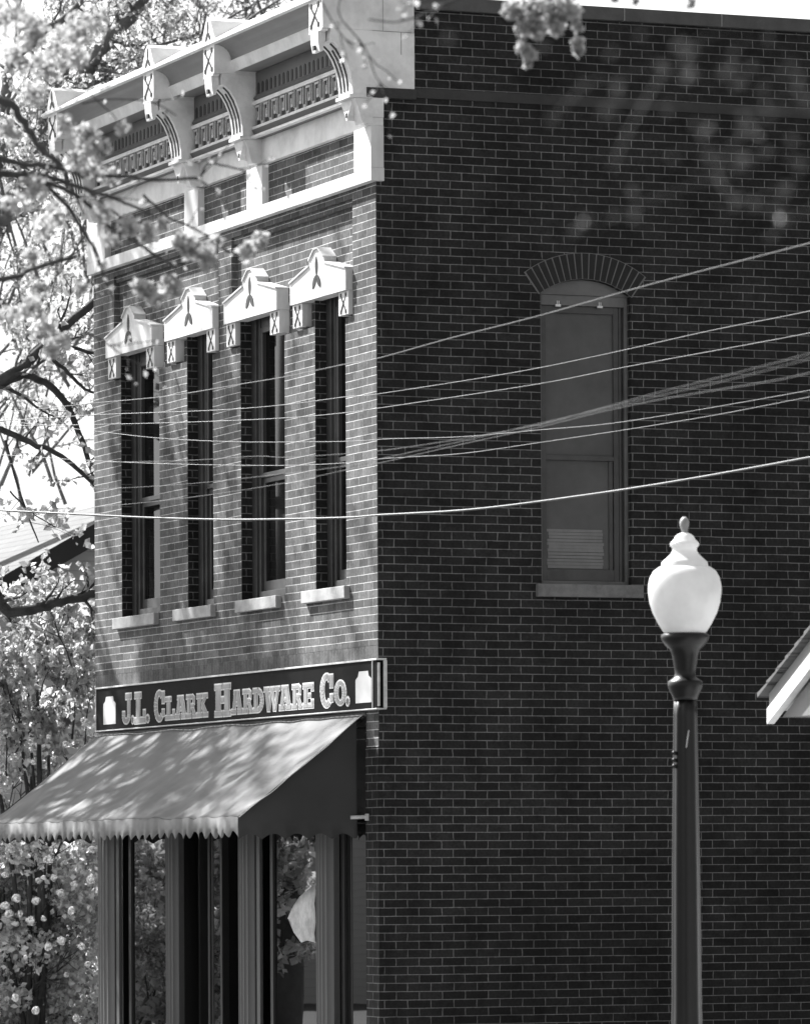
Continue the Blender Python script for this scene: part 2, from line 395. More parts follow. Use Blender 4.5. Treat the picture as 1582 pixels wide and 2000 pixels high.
st.build('storm_sash', MT['sash'], sw, .002)
g = MB(); wb(g, x0 + .08, x1 - .12, 5.375, 6.54, yf + .02, yf + .03); wb(g, x0 + .08, x1 - .16, 4.44, 5.335, yf + .025, yf + .03); g.build('screen', MT['screen'], sw)
g = MB()
for i in range(12):
    z = 4.45 + i * .027; g.box(x0 + .10 + random.uniform(-.012, .012), x1 - .21 + random.uniform(-.01, .01), yf + .020, yf + .0245, z, z + random.uniform(.022, .026))
g.build('slatted_blind', paint('faded_blind', .17, .2, .8, 8), sw)
for q in (x0 + .155, x0 + .53):
    g = MB(); g.box(q, q + .045, yf - .035, yf - .02, 6.588, 6.606); g.box(q + .012, q + .018, yf - .031, yf - .021, 6.606, 6.635); g.box(q + .027, q + .033, yf - .031, yf - .021, 6.606, 6.635)
    g.build('storm_hanger', MT['white'], sw)
g = MB(); g.box(1.385, 2.33, -.05, .1, 4.208, 4.3125); so_ = g.build('sill', paint('side_sill_stone', .17, .4, .9, 12, .004), sw, .005)

# street-front windows, each with sill and hood
HOOD = [(5.365, 6.665, 6.01), (3.745, 5.018, 4.37), (2.15, 3.457, 2.80), (.54, 1.826, 1.20)]
SILL = [(5.36, 6.53), (3.85, 4.86), (2.22, 3.23), (.62, 1.62)]
def strip(mb, pts, w_, x, d=.003, k0=0):
    """dark incised-looking line work standing a few mm proud of a face at x (facing -X)"""
    for i in range(len(pts) - 1):
        (a, b), (c, e) = pts[i], pts[i + 1]; l = math.hypot(c - a, e - b) or 1; nx, nz = -(e - b) / l * w_ / 2, (c - a) / l * w_ / 2
        mb.prism([(a + nx, b + nz), (c + nx, e + nz), (c - nx, e - nz), (a - nx, b - nz)], YZ, x - d - (k0 + i) * .0003, x + .002)
def xmark(mb, yc, zc, hw_, hh, x, s=.012):
    for sg in (-1, 1):
        pts = [(yc + sg * hw_ * .8, zc + hh * .72), (yc + sg * hw_ * .45, zc + hh * .38), (yc + sg * hw_ * .12, zc + hh * .12), (yc + sg * .001, zc), (yc + sg * hw_ * .14, zc - hh * .16), (yc + sg * hw_ * .45, zc - hh * .42), (yc + sg * hw_ * .75, zc - hh * .72)]
        strip(mb, pts, s, x, .002, 0 if sg < 0 else 8)
        mb.box(x - .006, x + .001, yc + sg * hw_ * .62, yc + sg * hw_ * 1.0, zc + hh * .66, zc + hh)
        mb.box(x - .006, x + .001, yc + sg * hw_ * .62, yc + sg * hw_ * 1.0, zc - hh, zc - hh * .66)
def leafshape(a, c, wd, n=6):
    (y0, z0), (y1, z1) = a, c; l = math.hypot(y1 - y0, z1 - z0); ux, uz = (y1 - y0) / l, (z1 - z0) / l
    out = []
    for i in range(n + 1): t_ = i / n; out.append((t_ * l, wd * (math.sin(math.pi * t_) ** .6 if 0 < t_ < 1 else 0.12)))
    for i in range(n, -1, -1): t_ = i / n; out.append((t_ * l, -wd * (math.sin(math.pi * t_) ** .6 if 0 < t_ < 1 else 0.12)))
    return [(y0 + ux * a_ - uz * b_, z0 + uz * a_ + ux * b_) for a_, b_ in out]

for i, (wa, wb_) in enumerate(WIN):
    wn = MB(); xf = .10
    # frame mouldings, deeply set
    wn.box(xf, .33, wb_ - .11, wb_, ZS, ZT); wn.box(xf + .02, .33, wb_ - .16, wb_ - .11, ZS, ZT)
    wn.box(xf, .33, wa, wa + .07, ZS, ZT); wn.box(xf + .03, .33, wa + .07, wb_ - .16, ZT - .13, ZT)
    wn.box(xf + .005, .33, wa + .07, wb_ - .16, ZS, ZS + .07)
    fr = wn.build('front_window', MT['sash'], B, .003)
    g = MB(); zm = 5.36
    for za, zb, xo in ((ZS + .07, zm, .145), (zm, ZT - .13, .125)):
        ya, yb = wa + .07, wb_ - .16
        g.box(xo, xo + .04, ya, ya + .05, za, zb); g.box(xo, xo + .04, yb - .05, yb, za, zb)
        g.box(xo + .001, xo + .04, ya + .05, yb - .05, za, za + .09 if za < 5 else za + .04); g.box(xo + .001, xo + .04, ya + .05, yb - .05, zb - .045, zb)
    g.build('sash', MT['sash'], fr, .002)
    g = MB(); g.box(.158, .163, wa + .12, wb_ - .21, ZS + .15, ZT - .17); g.build('glass', MT['glass'], fr)
    g = MB(); g.box(.0008, .0995, wb_ - .004, wb_ + .0, ZS + .001, 6.72); g.build('reveal_shade', MT['side'], fr)  # jamb shade put in as a thin liner of dark side-wall brick
    g = MB(); a, b = SILL[i]; g.box(-.05, .2, a, b, 4.206, 4.3095); g.build('sill', MT['stone'], fr, .006)
    # hood
    a, b, c = HOOD[i]; h = MB(); xh = -.055
    out = [(a, 6.716), (a, 6.893), (c - .17, 6.99), (c - .17, 7.035), (c - .045, 7.118), (c + .045, 7.118), (c + .17, 7.035), (c + .17, 6.99), (b, 6.893), (b, 6.716)]
    h.prism(out, YZ, xh, FX + .01)
    hd = h.build('window_hood', MT['white'], fr, .004)
    g = MB()   # thin weathering fillet along the top edge
    top = out[1:9]
    for q in range(len(top) - 1):
        (ya, za), (yb, zb) = top[q], top[q + 1]
        if abs(ya - yb) < .01: continue
        g.prism([(ya, za + .001), (yb, zb + .001), (yb, zb + .014), (ya, za + .014)], YZ, xh - .012 - .0004 * q, FX + .008)
    g.build('fillet', MT['white'], hd)
    for e0, e1 in ((a, a + .225), (b - .225, b)):
        g = MB(); g.box(-.03, FX + .012, e0 + .004, e1, 6.52, 6.715); eb = g.build('ear_block', MT['white'], hd, .003)
        g = MB(); xmark(g, (e0 + e1) / 2, 6.617, .066, .084, -.03, .016); g.build('cross_ornament', MT['darkpaint'], eb)
    g = MB()
    g.prism(leafshape((c, 6.90), (c + .004, 7.06), .03), YZ, xh - .004, xh + .002)
    g.prism(leafshape((c + .005, 6.905), (c + .095, 6.80), .032), YZ, xh - .0045, xh + .002)
    g.prism(leafshape((c - .005, 6.905), (c - .095, 6.80), .032), YZ, xh - .005, xh + .002)
    g.build('ornament', MT['darkpaint'], hd)

# belt course and short trim pilasters
g = MB(); g.box(-.06, .055, -.052, L + .01, 7.535, 7.64); belt = g.build('belt_course', MT['white'], B, .003)
for a, b, e in ((-.05, .33, .052), (2.48, 2.86, .02), (4.10, 4.46, .02), (6.66, L + .01, .02)):
    g = MB(); g.box(-.06 + .001, e, a, b, 7.6405, 7.98); g.build('trim_pilaster', MT['white'], B, .003)

# ------------------------------------------------------------------ cornice
YE = L + .05
g = MB()
g.box(-.045, .05, -.008, YE, 7.985, 8.20)
cn = g.build('cornice', MT['metal'], B, .002)
g = MB()
g.box(-.145, -.02, .27, YE - .2, 8.201, 8.222); g.box(-.13, -.02, .27, YE - .2, 8.275, 8.30)
g.box(-.128, -.02, .27, YE - .2, 8.482, 8.515)
g.build('moulding', MT['metal'], cn, .002)
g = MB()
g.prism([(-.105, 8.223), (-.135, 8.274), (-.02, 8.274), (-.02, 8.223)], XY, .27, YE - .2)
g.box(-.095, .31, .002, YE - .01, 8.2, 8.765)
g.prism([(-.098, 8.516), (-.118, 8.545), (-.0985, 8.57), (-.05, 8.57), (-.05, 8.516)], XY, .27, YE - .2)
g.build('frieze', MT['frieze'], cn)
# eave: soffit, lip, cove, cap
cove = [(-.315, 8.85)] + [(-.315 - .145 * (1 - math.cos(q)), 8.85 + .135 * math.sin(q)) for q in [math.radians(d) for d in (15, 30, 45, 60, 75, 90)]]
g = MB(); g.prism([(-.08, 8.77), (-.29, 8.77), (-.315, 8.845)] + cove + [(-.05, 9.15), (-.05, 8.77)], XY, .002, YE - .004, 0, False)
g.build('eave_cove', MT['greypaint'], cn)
g = MB(); g.prism([(-.292, 8.762), (-.318, 8.84), (-.33, 8.852), (-.30, 8.852), (-.28, 8.762)], XY, .02, YE - .02)
g.prism([(-.462, 8.985), (-.49, 8.995), (-.49, 9.02), (-.10, 9.228), (.32, 9.23), (.32, 9.10), (-.08, 9.10), (-.44, 8.985)], XY, .004, YE - .006)
g.build('eave_lip', MT['metal'], cn)
# end panel of sheet metal on the side wall
g = MB(); g.prism([(-.125, 8.31), (-.125, 8.74), (.322, 8.74), (.322, 8.288), (-.09, 8.285)], XZ, -.047, .002)
g.prism([(-.33, 8.742), (-.33, 9.0), (-.30, 9.22), (.322, 9.226), (.322, 8.742)], XZ, -.043, .001)
g.build('end_panel', MT['metal'], cn, .002)
g = MB(); g.box(.205, .209, -.050, -.04, 8.56, 8.74); g.box(.05, .053, -.0455, -.04, 8.745, 9.2); g.box(-.33, .32, -.0485, -.04, 8.739, 8.7435); g.build('panel_seam', MT['greypaint'], cn)
g = MB(); g.box(-.095, .335, -.055, .0, 8.205, 8.284); g.build('ledge', MT['band'], cn, .003)
g = MB(); g.box(-.09, .055, -.046, .0, 8.045, 8.204); g.box(-.085, .052, -.044, .0, 7.98, 8.044); g.build('cornice_neck', MT['metal'], cn, .003)

# arcade of slots and the key pattern, bay by bay
BR = [.125, 2.655, 4.22, 6.93]; HWB = .135
for k in range(3):
    ya, yb = BR[k] + HWB + .02, BR[k + 1] - HWB - .02
    g = MB(); n = int((yb - ya) / .1)
    for j in range(n):
        y = ya + (j + .5) * (yb - ya) / n
        pl = [(y - .024, 8.575), (y + .024, 8.575)] + [(y + .024 * math.cos(q), 8.645 + .026 * math.sin(q)) for q in [math.pi * e / 6 for e in range(7)]]
        g.prism(pl, YZ, -.099, -.09)
    g.build('slot_row', MT['darkpaint'], cn)
    g = MB(); n = int((yb - ya) / .195); pw = (yb - ya) / n
    g.box(-.099, -.09, ya, yb, 8.301, 8.481)
    kb = g.build('key_band', MT['darkpaint'], cn)
    g = MB()
    for j in range(n):
        y = yb - j * pw; d = -.118
        # a square meander hook, light metal on the dark ground
        g.box(d, -.099, y - .018, y - .03, 8.31, 8.478)
        g.box(d - .0006, -.099, y - .03, y - .125, 8.456, 8.474)
        g.box(d - .0012, -.099, y - .108, y - .125, 8.345, 8.452)
        g.box(d - .0006, -.099, y - .07, y - .105, 8.345, 8.368)
        g.box(d, -.099, y - .07, y - .086, 8.368, 8.42)
        g.box(d - .0012, -.099, y - .152, y - .164, 8.33, 8.478)
        g.box(d - .0008, -.099, y - .166, y - pw - .013, 8.305, 8.328)
    g.build('key_pattern', MT['keypaint'], kb)

# brackets
prof = [(-.06, 9.0), (-.47, 9.0), (-.47, 8.742), (-.435, 8.728), (-.435, 8.63), (-.41, 8.645), (-.365, 8.634), (-.32, 8.592), (-.28, 8.528), (-.25, 8.456), (-.23, 8.392), (-.215, 8.262), (-.215, 8.225), (-.235, 8.22), (-.235, 8.20), (-.205, 8.195), (-.19, 8.14), (-.155, 8.085), (-.135, 7.99), (-.06, 7.99)]
outer = [(-.06, 9.0), (-.47, 9.0), (-.47, 8.742), (-.44, 8.728), (-.44, 8.64), (-.40, 8.65)]
arcp = [(-.40, 8.648), (-.365, 8.634), (-.32, 8.592), (-.28, 8.528), (-.25, 8.456), (-.23, 8.392), (-.217, 8.30), (-.215, 8.262)]
for k, yc in enumerate(BR):
    g = MB()
    # convex-ish slices keep the concave side face clean
    a, b = yc - HWB, yc + HWB
    if k == 0: a = -.05
    g.box(-.47, -.06, a, b, 8.742, 9.0)
    for q in range(len(arcp) - 1):
        (xa, za), (xb, zb) = arcp[q], arcp[q + 1]
        g.prism([(xa, za), (xb, zb), (xb, 8.741), (xa, 8.741)], XY, a, b) if xa < -.25 else None
    g.prism([(-.25, 8.456), (-.23, 8.392), (-.217, 8.30), (-.215, 8.225), (-.04, 8.225), (-.04, 8.741), (-.25, 8.741)], XY, a, b)
    g.prism([(-.06, 9.0), (-.47, 9.0), (-.47, 9.02), (-.06, 9.02)], XY, a, b)
    br = g.build('bracket', MT['metal'], cn, .002)
    g = MB(); g.box(-.455, -.425, yc - .06, yc + .06, 8.60, 8.7415)
    g.prism([(-.478, 8.735), (-.474, 8.64), (-.46, 8.568), (-.436, 8.568), (-.424, 8.63), (-.41, 8.6485), (-.41, 8.735)], XY, yc - .085, yc + .085)
    g.box(-.476, -.42, a + .01, b - .01, 8.722, 8.7412)
    g.build('pendant', MT['metal'], br, .003)
    g = MB(); g.box(-.484, -.47, yc - .02, yc + .022, 8.585, 8.62); g.build('pendant_bead', MT['darkpaint'], br)
    # foot block and drop below the arch
    g = MB(); g.box(-.24, -.04, a - .0, b + .01, 8.196, 8.2245)
    g.prism([(yc - .115, 8.195), (yc + .115, 8.195), (yc + .10, 8.15), (yc + .03, 8.07), (yc + .015, 8.03), (yc - .015, 8.03), (yc - .03, 8.07), (yc - .10, 8.15)], YZ, -.20, -.0451)
    g.prism([(-.2, 8.193), (-.17, 8.13), (-.15, 8.06), (-.13, 7.995), (-.04, 7.995), (-.04, 8.193)], XY, a, yc - .02)
    g.build('drop', MT['metal'], br, .002)
    g = MB(); g.box(-.204, -.19, yc - .016, yc + .016, 8.055, 8.09); g.build('drop_bead', MT['darkpaint'], br)
    g = MB(); xmark(g, yc, 8.865, .1, .1, -.4702, .02); g.build('cross_ornament', MT['darkpaint'], br)
    for o_ in (-.075, 0, .075):
        g = MB(); pts = arcp[2:] if o_ == 0 else arcp[1:]
        for q in range(len(pts) - 1):
            (xa, za), (xb, zb) = pts[q], pts[q + 1]
            g.prism([(xa - .005, za - .003), (xb - .005, zb - .003), (xb + .003, zb + .002), (xa + .003, za + .002)], XY, yc + o_ - .014, yc + o_ + .014)
        g.build('groove', MT['darkpaint'], br)
    # pedimented cap
    g = MB(); g.prism([(yc - .155, 9.0205), (yc - .155, 9.05), (yc - .06, 9.20), (yc, 9.232), (yc + .06, 9.20), (yc + .155, 9.05), (yc + .155, 9.0205)], YZ, -.475, -.09)
    cp = g.build('bracket_cap', MT['metal'], br, .003)
    g = MB(); g.prism(leafshape((yc, 9.10), (yc, 9.20), .015), YZ, -.479, -.473)
    g.prism(leafshape((yc + .004, 9.105), (yc + .06, 9.035), .016), YZ, -.4795, -.473); g.prism(leafshape((yc - .004, 9.105), (yc - .06, 9.035), .016), YZ, -.480, -.473)
    g.build('cap_ornament', MT['darkpaint'], cp)

# ------------------------------------------------------------------ shop front
def column(y0, y1, x=.01, nfl=6):
    g = MB(); yc = (y0 + y1) / 2; hw_ = (y1 - y0) / 2
    pts = []
    n = nfl * 6
    for q in range(n + 1):
        u = -1 + 2 * q / n; dep_ = .075 * math.sqrt(max(0, 1 - (u * .98) ** 2)) + .02
        dep_ -= .012 * abs(math.sin(math.pi * (u + 1) / 2 * nfl)) ** .7
        pts.append((.06 - dep_ * 1.0, yc + u * hw_))
    poly = pts + [(.075, yc + hw_), (.075, yc - hw_)]
    g.prism(poly, lambda a, b, c: (a, b, c), .35, 3.2)
    g.box(-.05, .17, y0 - .015, y1 + .015, .131, .345)
    return g.build('column', MT['column'], B)
COLS = [(6.72, 7.15), (4.93, 5.22), (2.97, 3.33), (1.08, 1.45)]
for a, b in COLS: column(a, b)
for q in ((.03, .06, 6.61, 6.69, .14, 3.2), (.03, .06, 2.86, 2.94, .14, 3.2)): g = MB(); g.box(*q); g.build('door_jamb', MT['column'], B, .004)
g = MB(); g.box(.03, .34, .263, L, 3.15, 3.268); g.box(.17, .34, 6.9, L, .13, 3.15); g.build('shop_lintel', MT['black'], B)
fr2 = None
for a, b in ((5.24, 6.48), (1.47, 2.74), (.27, 1.06)):
    g = MB(); g.box(.08, .13, a, a + .07, .135, 3.14); g.box(.08, .13, b - .07, b, .135, 3.14); g.box(.081, .13, a + .07, b - .07, .135, .5); g.box(.081, .13, a + .07, b - .07, 3.05, 3.14)
    fr = g.build('shop_window', MT['black'], B, .003); fr2 = fr if a == 1.47 else fr2
    g = MB(); g.box(.10, .106, a + .07, b - .07, .5, 3.05); g.build('plate_glass', MT['plate'], fr)
g = MB(); fpx = [(563, 1795), (572, 1772), (585, 1752), (600, 1740), (616, 1727)]; bpx = [(566, 1800), (574, 1822), (588, 1842), (600, 1838), (616, 1842)]  # unidentified pale shape in the pane, built as a thin folded sheet
rows = []
for (xa, za), (xb, zb) in zip(fpx, bpx):
    for q in range(7):
        d = at(xa + (xb - xa) * q / 6, za + (zb - za) * q / 6, 1.0) - CAM; P_ = CAM + d * ((.088 - CAM.x) / d.x)
        rows.append((.088 + .006 * math.sin(q * 2.1 + xa), P_.y, P_.z))
g.add(rows, [(i * 7 + j, i * 7 + j + 1, (i + 1) * 7 + j + 1, (i + 1) * 7 + j) for i in range(4) for j in range(6)], 0, True)
o = g.build('pale_pane_shape', paint('pale_shape', .6, .5, .8, 9), fr2); md = o.modifiers.new('thick', 'SOLIDIFY'); md.thickness = .003
# recessed entrance between the middle columns
g = MB(); g.box(.2, 1.0, 4.86, 4.9, .14, 3.14); g.box(.2, 1.0, 3.36, 3.40, .14, 3.14); g.box(1.0, 1.05, 4.0, 4.86, .14, 3.14); g.build('entrance_recess', MT['black'], B)
g = MB(); g.box(.95, .99, 3.42, 4.82, .14, 3.1); dr = g.build('shop_door', MT['black'], B, .004)
g = MB(); g.box(.93, .948, 3.56, 4.68, 1.0, 2.2); g.build('door_glass', MT['plate'], dr)
g = MB(); g.tube([(.9, 3.6, 1.1), (.9, 3.6, 1.35)], .012); g.build('handle', MT['column'], dr)
g = MB(); g.box(.18, .22, 4.25, 4.52, .6, 3.0); g.build('transom_glass', MT['plate'], B)
for q in ((.17, .24, 4.20, 4.25, .14, 3.14), (.17, .24, 4.52, 4.57, .14, 3.14)): g = MB(); g.box(*q); g.build('door_post', MT['black'], B, .004)

# ------------------------------------------------------------------ sign
SG = base('shop_sign', 'long black signboard lettered J.L. CLARK HARDWARE CO. above the awning', 'sign', (-.08, 3.4, 3.48))
def kid(mb, name, mt, parent, off, bevel=0):
    mb.v = [(x - off[0], y - off[1], z - off[2]) for x, y, z in mb.v]; return mb.build(name, mt, parent, bevel)
so3 = (-.08, 3.4, 3.48)
g = MB(); g.box(-.08, -.012, -.17, 6.9, 3.285, 3.668); kid(g, 'board', MT['sign'], SG, so3)
g = MB(); g.box(-.092, -.004, -.2, 6.92, 3.6685, 3.684); g.box(-.092, -.004, -.2, 6.92, 3.274, 3.2845); g.box(-.088, -.010, 6.901, 6.918, 3.285, 3.668); g.box(-.0885, -.078, -.085, -.095, 3.285, 3.668)
g.box(-.03, .0, -.2, -.186, 3.285, 3.668); g.box(-.075, -.055, -.185, -.17, 3.30, 3.65)
kid(g, 'metal_trim', MT['signtrim'], SG, so3, .002)

XS = -.0802
class Glyphs:
    """slab-serif capitals out of convex pieces; an outline layer under a fill layer"""
    def __init__(s): s.a = MB(); s.b = MB(); s.k = 0
    def put(s, pieces, y_left, y_right, z0, z1, o=.0095):
        s.a = MB(); s.b = MB()
        # pieces in a unit box; u runs to the right of the letter = towards smaller y
        wd = y_left - y_right; h = z1 - z0
        for pc in pieces:
            P = [(y_left - u * wd, z0 + v * h) for u, v in pc]
            cx = sum(q[0] for q in P) / len(P); cz = sum(q[1] for q in P) / len(P)
            # outset polygon edges by o
            Q = offset(P, o); s.k += 1
            s.a.prism(Q, YZ, XS - .0015 - (s.k % 12) * .0002, XS + .001)
            s.b.prism(offset(P, -o * .35), YZ, XS - .0052 - (s.k % 12) * .0002, XS)
        lo = kid(s.b, 'letter', MT['letter'], SG, so3); kid(s.a, 'letter_outline', MT['letterline'], lo, (0, 0, 0)); lo.children[0].data.transform(Matrix.Translation(-Vector(so3)))
def offset(P, o):
    ar = sum(P[i][0] * P[(i + 1) % len(P)][1] - P[(i + 1) % len(P)][0] * P[i][1] for i in range(len(P)))
    if ar < 0: P = P[::-1]
    n = len(P); out = []
    for i in range(n):
        a, b, c = P[i - 1], P[i], P[(i + 1) % n]
        def nrm(p, q):
            l = math.hypot(q[0] - p[0], q[1] - p[1]) or 1; return ((q[1] - p[1]) / l, -(q[0] - p[0]) / l)
        n1, n2 = nrm(a, b), nrm(b, c); d = 1 + n1[0] * n2[0] + n1[1] * n2[1]; d = max(d, .5)
        out.append((b[0] + o * (n1[0] + n2[0]) / d, b[1] + o * (n1[1] + n2[1]) / d))
    return out
R = lambda a, b, c, d: [(a, c), (b, c), (b, d), (a, d)]
def ring(cx, cy, rx, ry, tx, ty, a0, a1, n=14):
    o = []
    for i in range(n):
        a = math.radians(a0 + (a1 - a0) * i / n); b = math.radians(a0 + (a1 - a0) * (i + 1) / n)
        o.append([(cx + rx * math.cos(a), cy + ry * math.sin(a)), (cx + rx * math.cos(b), cy + ry * math.sin(b)), (cx + (rx - tx) * math.cos(b), cy + (ry - ty) * math.sin(b)), (cx + (rx - tx) * math.cos(a), cy + (ry - ty) * math.sin(a))])
    return o
GL = {
 'J': [R(.38, 1, .82, 1), R(.58, .86, .3, .82)] + ring(.44, .3, .42, .28, .26, .16, 180, 360, 10) + [R(.02, .3, .3, .42)],
 'L': [R(.02, .62, .82, 1), R(.18, .5, .18, .82), R(.02, 1, 0, .18), R(.78, 1, .18, .42)],
 'C': ring(.5, .5, .5, .5, .3, .16, 50, 310, 16) + [R(.76, 1, .58, .96), R(.76, 1, .16, .38)],
 'A': [[(.28, 1), (.46, 1), (.36, .2), (.1, .2)], [(.46, 1), (.72, 1), (.92, .2), (.62, .2)], R(.3, .68, .36, .5), R(0, .42, 0, .2), R(.55, 1, 0, .2), R(.2, .75, .86, 1)],
 'R': [R(0, .5, .84, 1), R(.12, .42, .18, .84), R(0, .5, 0, .18), R(.4, .7, .84, 1), [(.7, 1), (.88, .9), (.88, .6), (.66, .68)], R(.42, .8, .44, .6), [(.5, .44), (.76, .44), (1, .12), (.74, .12)], R(.68, 1.04, 0, .14)],
 'K': [R(0, .5, .82, 1), R(.1, .4, .18, .82), R(0, .5, 0, .18), [(.4, .5), (.66, .6), (.92, .84), (.66, .84)], [(.4, .5), (.6, .62), (.96, .16), (.68, .16)], R(.58, 1, .82, 1), R(.6, 1.02, 0, .17)],
 'H': [R(0, .46, .84, 1), R(.08, .38, .16, .84), R(0, .46, 0, .16), R(.54, 1, .84, 1), R(.62, .92, .16, .84), R(.54, 1, 0, .16), R(.38, .62, .42, .6)],
 'D': [R(0, .5, .82, 1), R(.12, .42, .18, .82), R(0, .5, 0, .18)] + ring(.46, .5, .54, .5, .3, .19, -90, 90, 10),
 'W': [R(0, .34, .84, 1), R(.38, .66, .84, 1), R(.72, 1, .84, 1), [(.06, .84), (.26, .84), (.36, 0), (.2, 0)], [(.4, .84), (.5, .84), (.36, 0), (.26, .1)], [(.46, .84), (.6, .84), (.72, 0), (.58, 0)], [(.78, .84), (.92, .84), (.74, 0), (.64, .1)]],
 'E': [R(0, .46, .82, 1), R(.12, .44, .18, .82), R(0, .46, 0, .18), R(.44, 1, .84, 1), R(.78, 1, .7, .84), R(.44, .74, .42, .58), R(.44, 1, 0, .16), R(.78, 1, .16, .32)],
 'O': ring(.5, .5, .5, .5, .3, .17, 0, 360, 22),
 '.': ring(.5, .5, .5, .5, .49, .49, 0, 360, 10),
}
G = Glyphs(); sh = .062
BZ0, BZ1, SZ0, SZ1 = 3.322, 3.60, 3.332, 3.533
for ch, yl, yr, big in [('J', 6.097, 5.835, 1), ('L', 5.752, 5.44, 1), ('C', 5.20, 4.92, 1), ('L', 4.905, 4.645, 0), ('A', 4.63, 4.335, 0), ('R', 4.333, 4.09, 0), ('K', 4.065, 3.78, 0),
                        ('H', 3.60, 3.19, 1), ('A', 3.165, 2.90, 0), ('R', 2.889, 2.65, 0), ('D', 2.63, 2.375, 0), ('W', 2.36, 1.975, 0), ('A', 1.99, 1.705, 0), ('R', 1.69, 1.455, 0), ('E', 1.43, 1.185, 0),
                        ('C', 1.025, .735, 1), ('O', .70, .44, 0)]:
    G.put(GL[ch], yl + sh, yr + sh, (BZ0 if big else SZ0), (BZ1 if big else SZ1))
for yl, yr in ((5.835, 5.765), (5.425, 5.34), (.437, .37)): G.put(GL['.'], yl + sh, yr + sh, 3.325, 3.39)
for yl, yr in ((6.69, 6.34), (.285, -.06)):
    g = MB(); u = lambda a, b: (yl - a * (yl - yr), 3.335 + b * .255)
    g.prism([u(0, 0), u(1, 0), u(1, .74), u(.84, .84), u(.8, 1), u(.22, 1), u(.16, .84), u(0, .74)], YZ, XS - .004, XS + .001)
    kid(g, 'jug_emblem', MT['jug'], SG, so3)

# ------------------------------------------------------------------ awning
AW = base('shop_awning', 'sloping canvas awning with scalloped valance under the black signboard', 'awning', (0, 3.6, 2.9))
ao = (0, 3.6, 2.9); ya, yb = .25, 7.02
top = MB(); NU, NV = 160, 30
def aw(u, v):
    y = ya + (yb - ya) * u
    x = -.035 - 1.075 * v; z = 3.245 - .825 * v
    sag = .022 * math.sin(math.pi * v) * (1 + .35 * math.sin(u * 2 * math.pi * 4.0))
    tens = .006 * math.sin(u * 70 + v * 9) * v * v + .016 * noise.noise(Vector((u * 14 + v * 3, v * 2.2, 2.2))) + .012 * noise.noise(Vector((u * 42 - v * 6, v * 3, 5.1))) * v
    return (x + .5 * tens, y, z - sag - tens)
vs = [aw(i / NU, j / NV) for j in range(NV + 1) for i in range(NU + 1)]
fs = [(j * (NU + 1) + i, j * (NU + 1) + i + 1, (j + 1) * (NU + 1) + i + 1, (j + 1) * (NU + 1) + i) for j in range(NV) for i in range(NU)]
top.add(vs, fs, 0, True)
o = kid(top, 'canvas_top', MT['canvas'], AW, ao); md = o.modifiers.new('thick', 'SOLIDIFY'); md.thickness = .004
g = MB(); n = 560
def vz(y):
    s = ((y - ya) / .187) % 1
    k_ = math.floor((y - ya) / .187); return 2.248 + (.05 + .007 * math.sin(k_ * 12.9)) * abs(math.sin(math.pi * s)) ** (1.25 + .15 * math.sin(k_ * 7.1)) + .012 * noise.noise(Vector((y * 1.7, 0, 0)))
vs = []
for i in range(n + 1):
    y = ya + (yb - ya) * i / n; wv = .03 * noise.noise(Vector((y * 3.1, 1, 0))) + .02 * noise.noise(Vector((y * 11, 7, 0)))
    zt = aw(i / n, 1)[2]
    vs += [(-1.112, y, zt), (-1.116 + .4 * wv, y, 2.34), (-1.118 + wv, y, vz(y))]
g.add(vs, [q for i in range(n) for q in ((3 * i, 3 * i + 1, 3 * i + 4, 3 * i + 3), (3 * i + 1, 3 * i + 2, 3 * i + 5, 3 * i + 4))], 0, True)
o = kid(g, 'front_valance', MT['canvas'], AW, ao); md = o.modifiers.new('thick', 'SOLIDIFY'); md.thickness = .003
for y in (ya, yb):
    g = MB(); nn = 80; rows = []
    for i in range(nn + 1):
        x = -1.11 + (1.11 - .09) * i / nn; zt = 3.245 + (x + .035) / 1.075 * .825 - .01
        s = ((x + 1.11) / .2) % 1; zb = 2.238 + .043 * abs(math.sin(math.pi * s)) ** 1.2
        wv = .006 * noise.noise(Vector((x * 6, y, 0)))
        rows += [(x, y, zt), (x, y + wv, 2.40 if zt > 2.41 else zt - .005), (x, y + wv - (.004 if y < 1 else -.004), zb)]
    g.add(rows, [q for i in range(nn) for q in ((3 * i, 3 * i + 1, 3 * i + 4, 3 * i + 3), (3 * i + 1, 3 * i + 2, 3 * i + 5, 3 * i + 4))], 0, True)
    o = kid(g, 'side_panel', MT['canvas_shaded'], AW, ao); md = o.modifiers.new('thick', 'SOLIDIFY'); md.thickness = .003
g = MB()
for y in (ya + .03, 3.6, yb - .03): g.tube([(-.04, y, 2.43), (-1.09, y, 2.41)], .012); g.tube([(-.04, y, 3.2), (-1.09, y, 2.40)], .012)
g.tube([(-1.09, ya + .02, 2.405), (-1.09, yb - .02, 2.405)], .014); g.tube([(-.03, ya, 3.225), (-.03, yb, 3.225)], .014)
kid(g, 'pipe_frame', MT['black'], AW, ao)
g = MB(); g.tube([(-.15, ya - .008, 2.41), (-.03, ya - .008, 2.415), (.0, ya - .008, 2.42)], .016); g.box(-.022, .0, ya - .03, ya + .0, 2.385, 2.44); kid(g, 'wall_bracket', MT['signtrim'], AW, ao)
g = MB()
for i in range(40):
    a = i / 40; b = (i + 1) / 40; p0 = Vector(aw(0, a)) + Vector((-.0, -.003, .003)); p1 = Vector(aw(0, b)) + Vector((0, -.003, .003)); g.tube([p0, p1], .0045, 5)
for i in range(60):
    a = i / 60; b = (i + 1) / 60; g.tube([Vector(aw(a, .015)) + Vector((0, 0, .006)), Vector(aw(b, .015)) + Vector((0, 0, .006))], .007, 5)
kid(g, 'hem', paint('awning_hem', .5, .2, .8, 20), AW, ao)

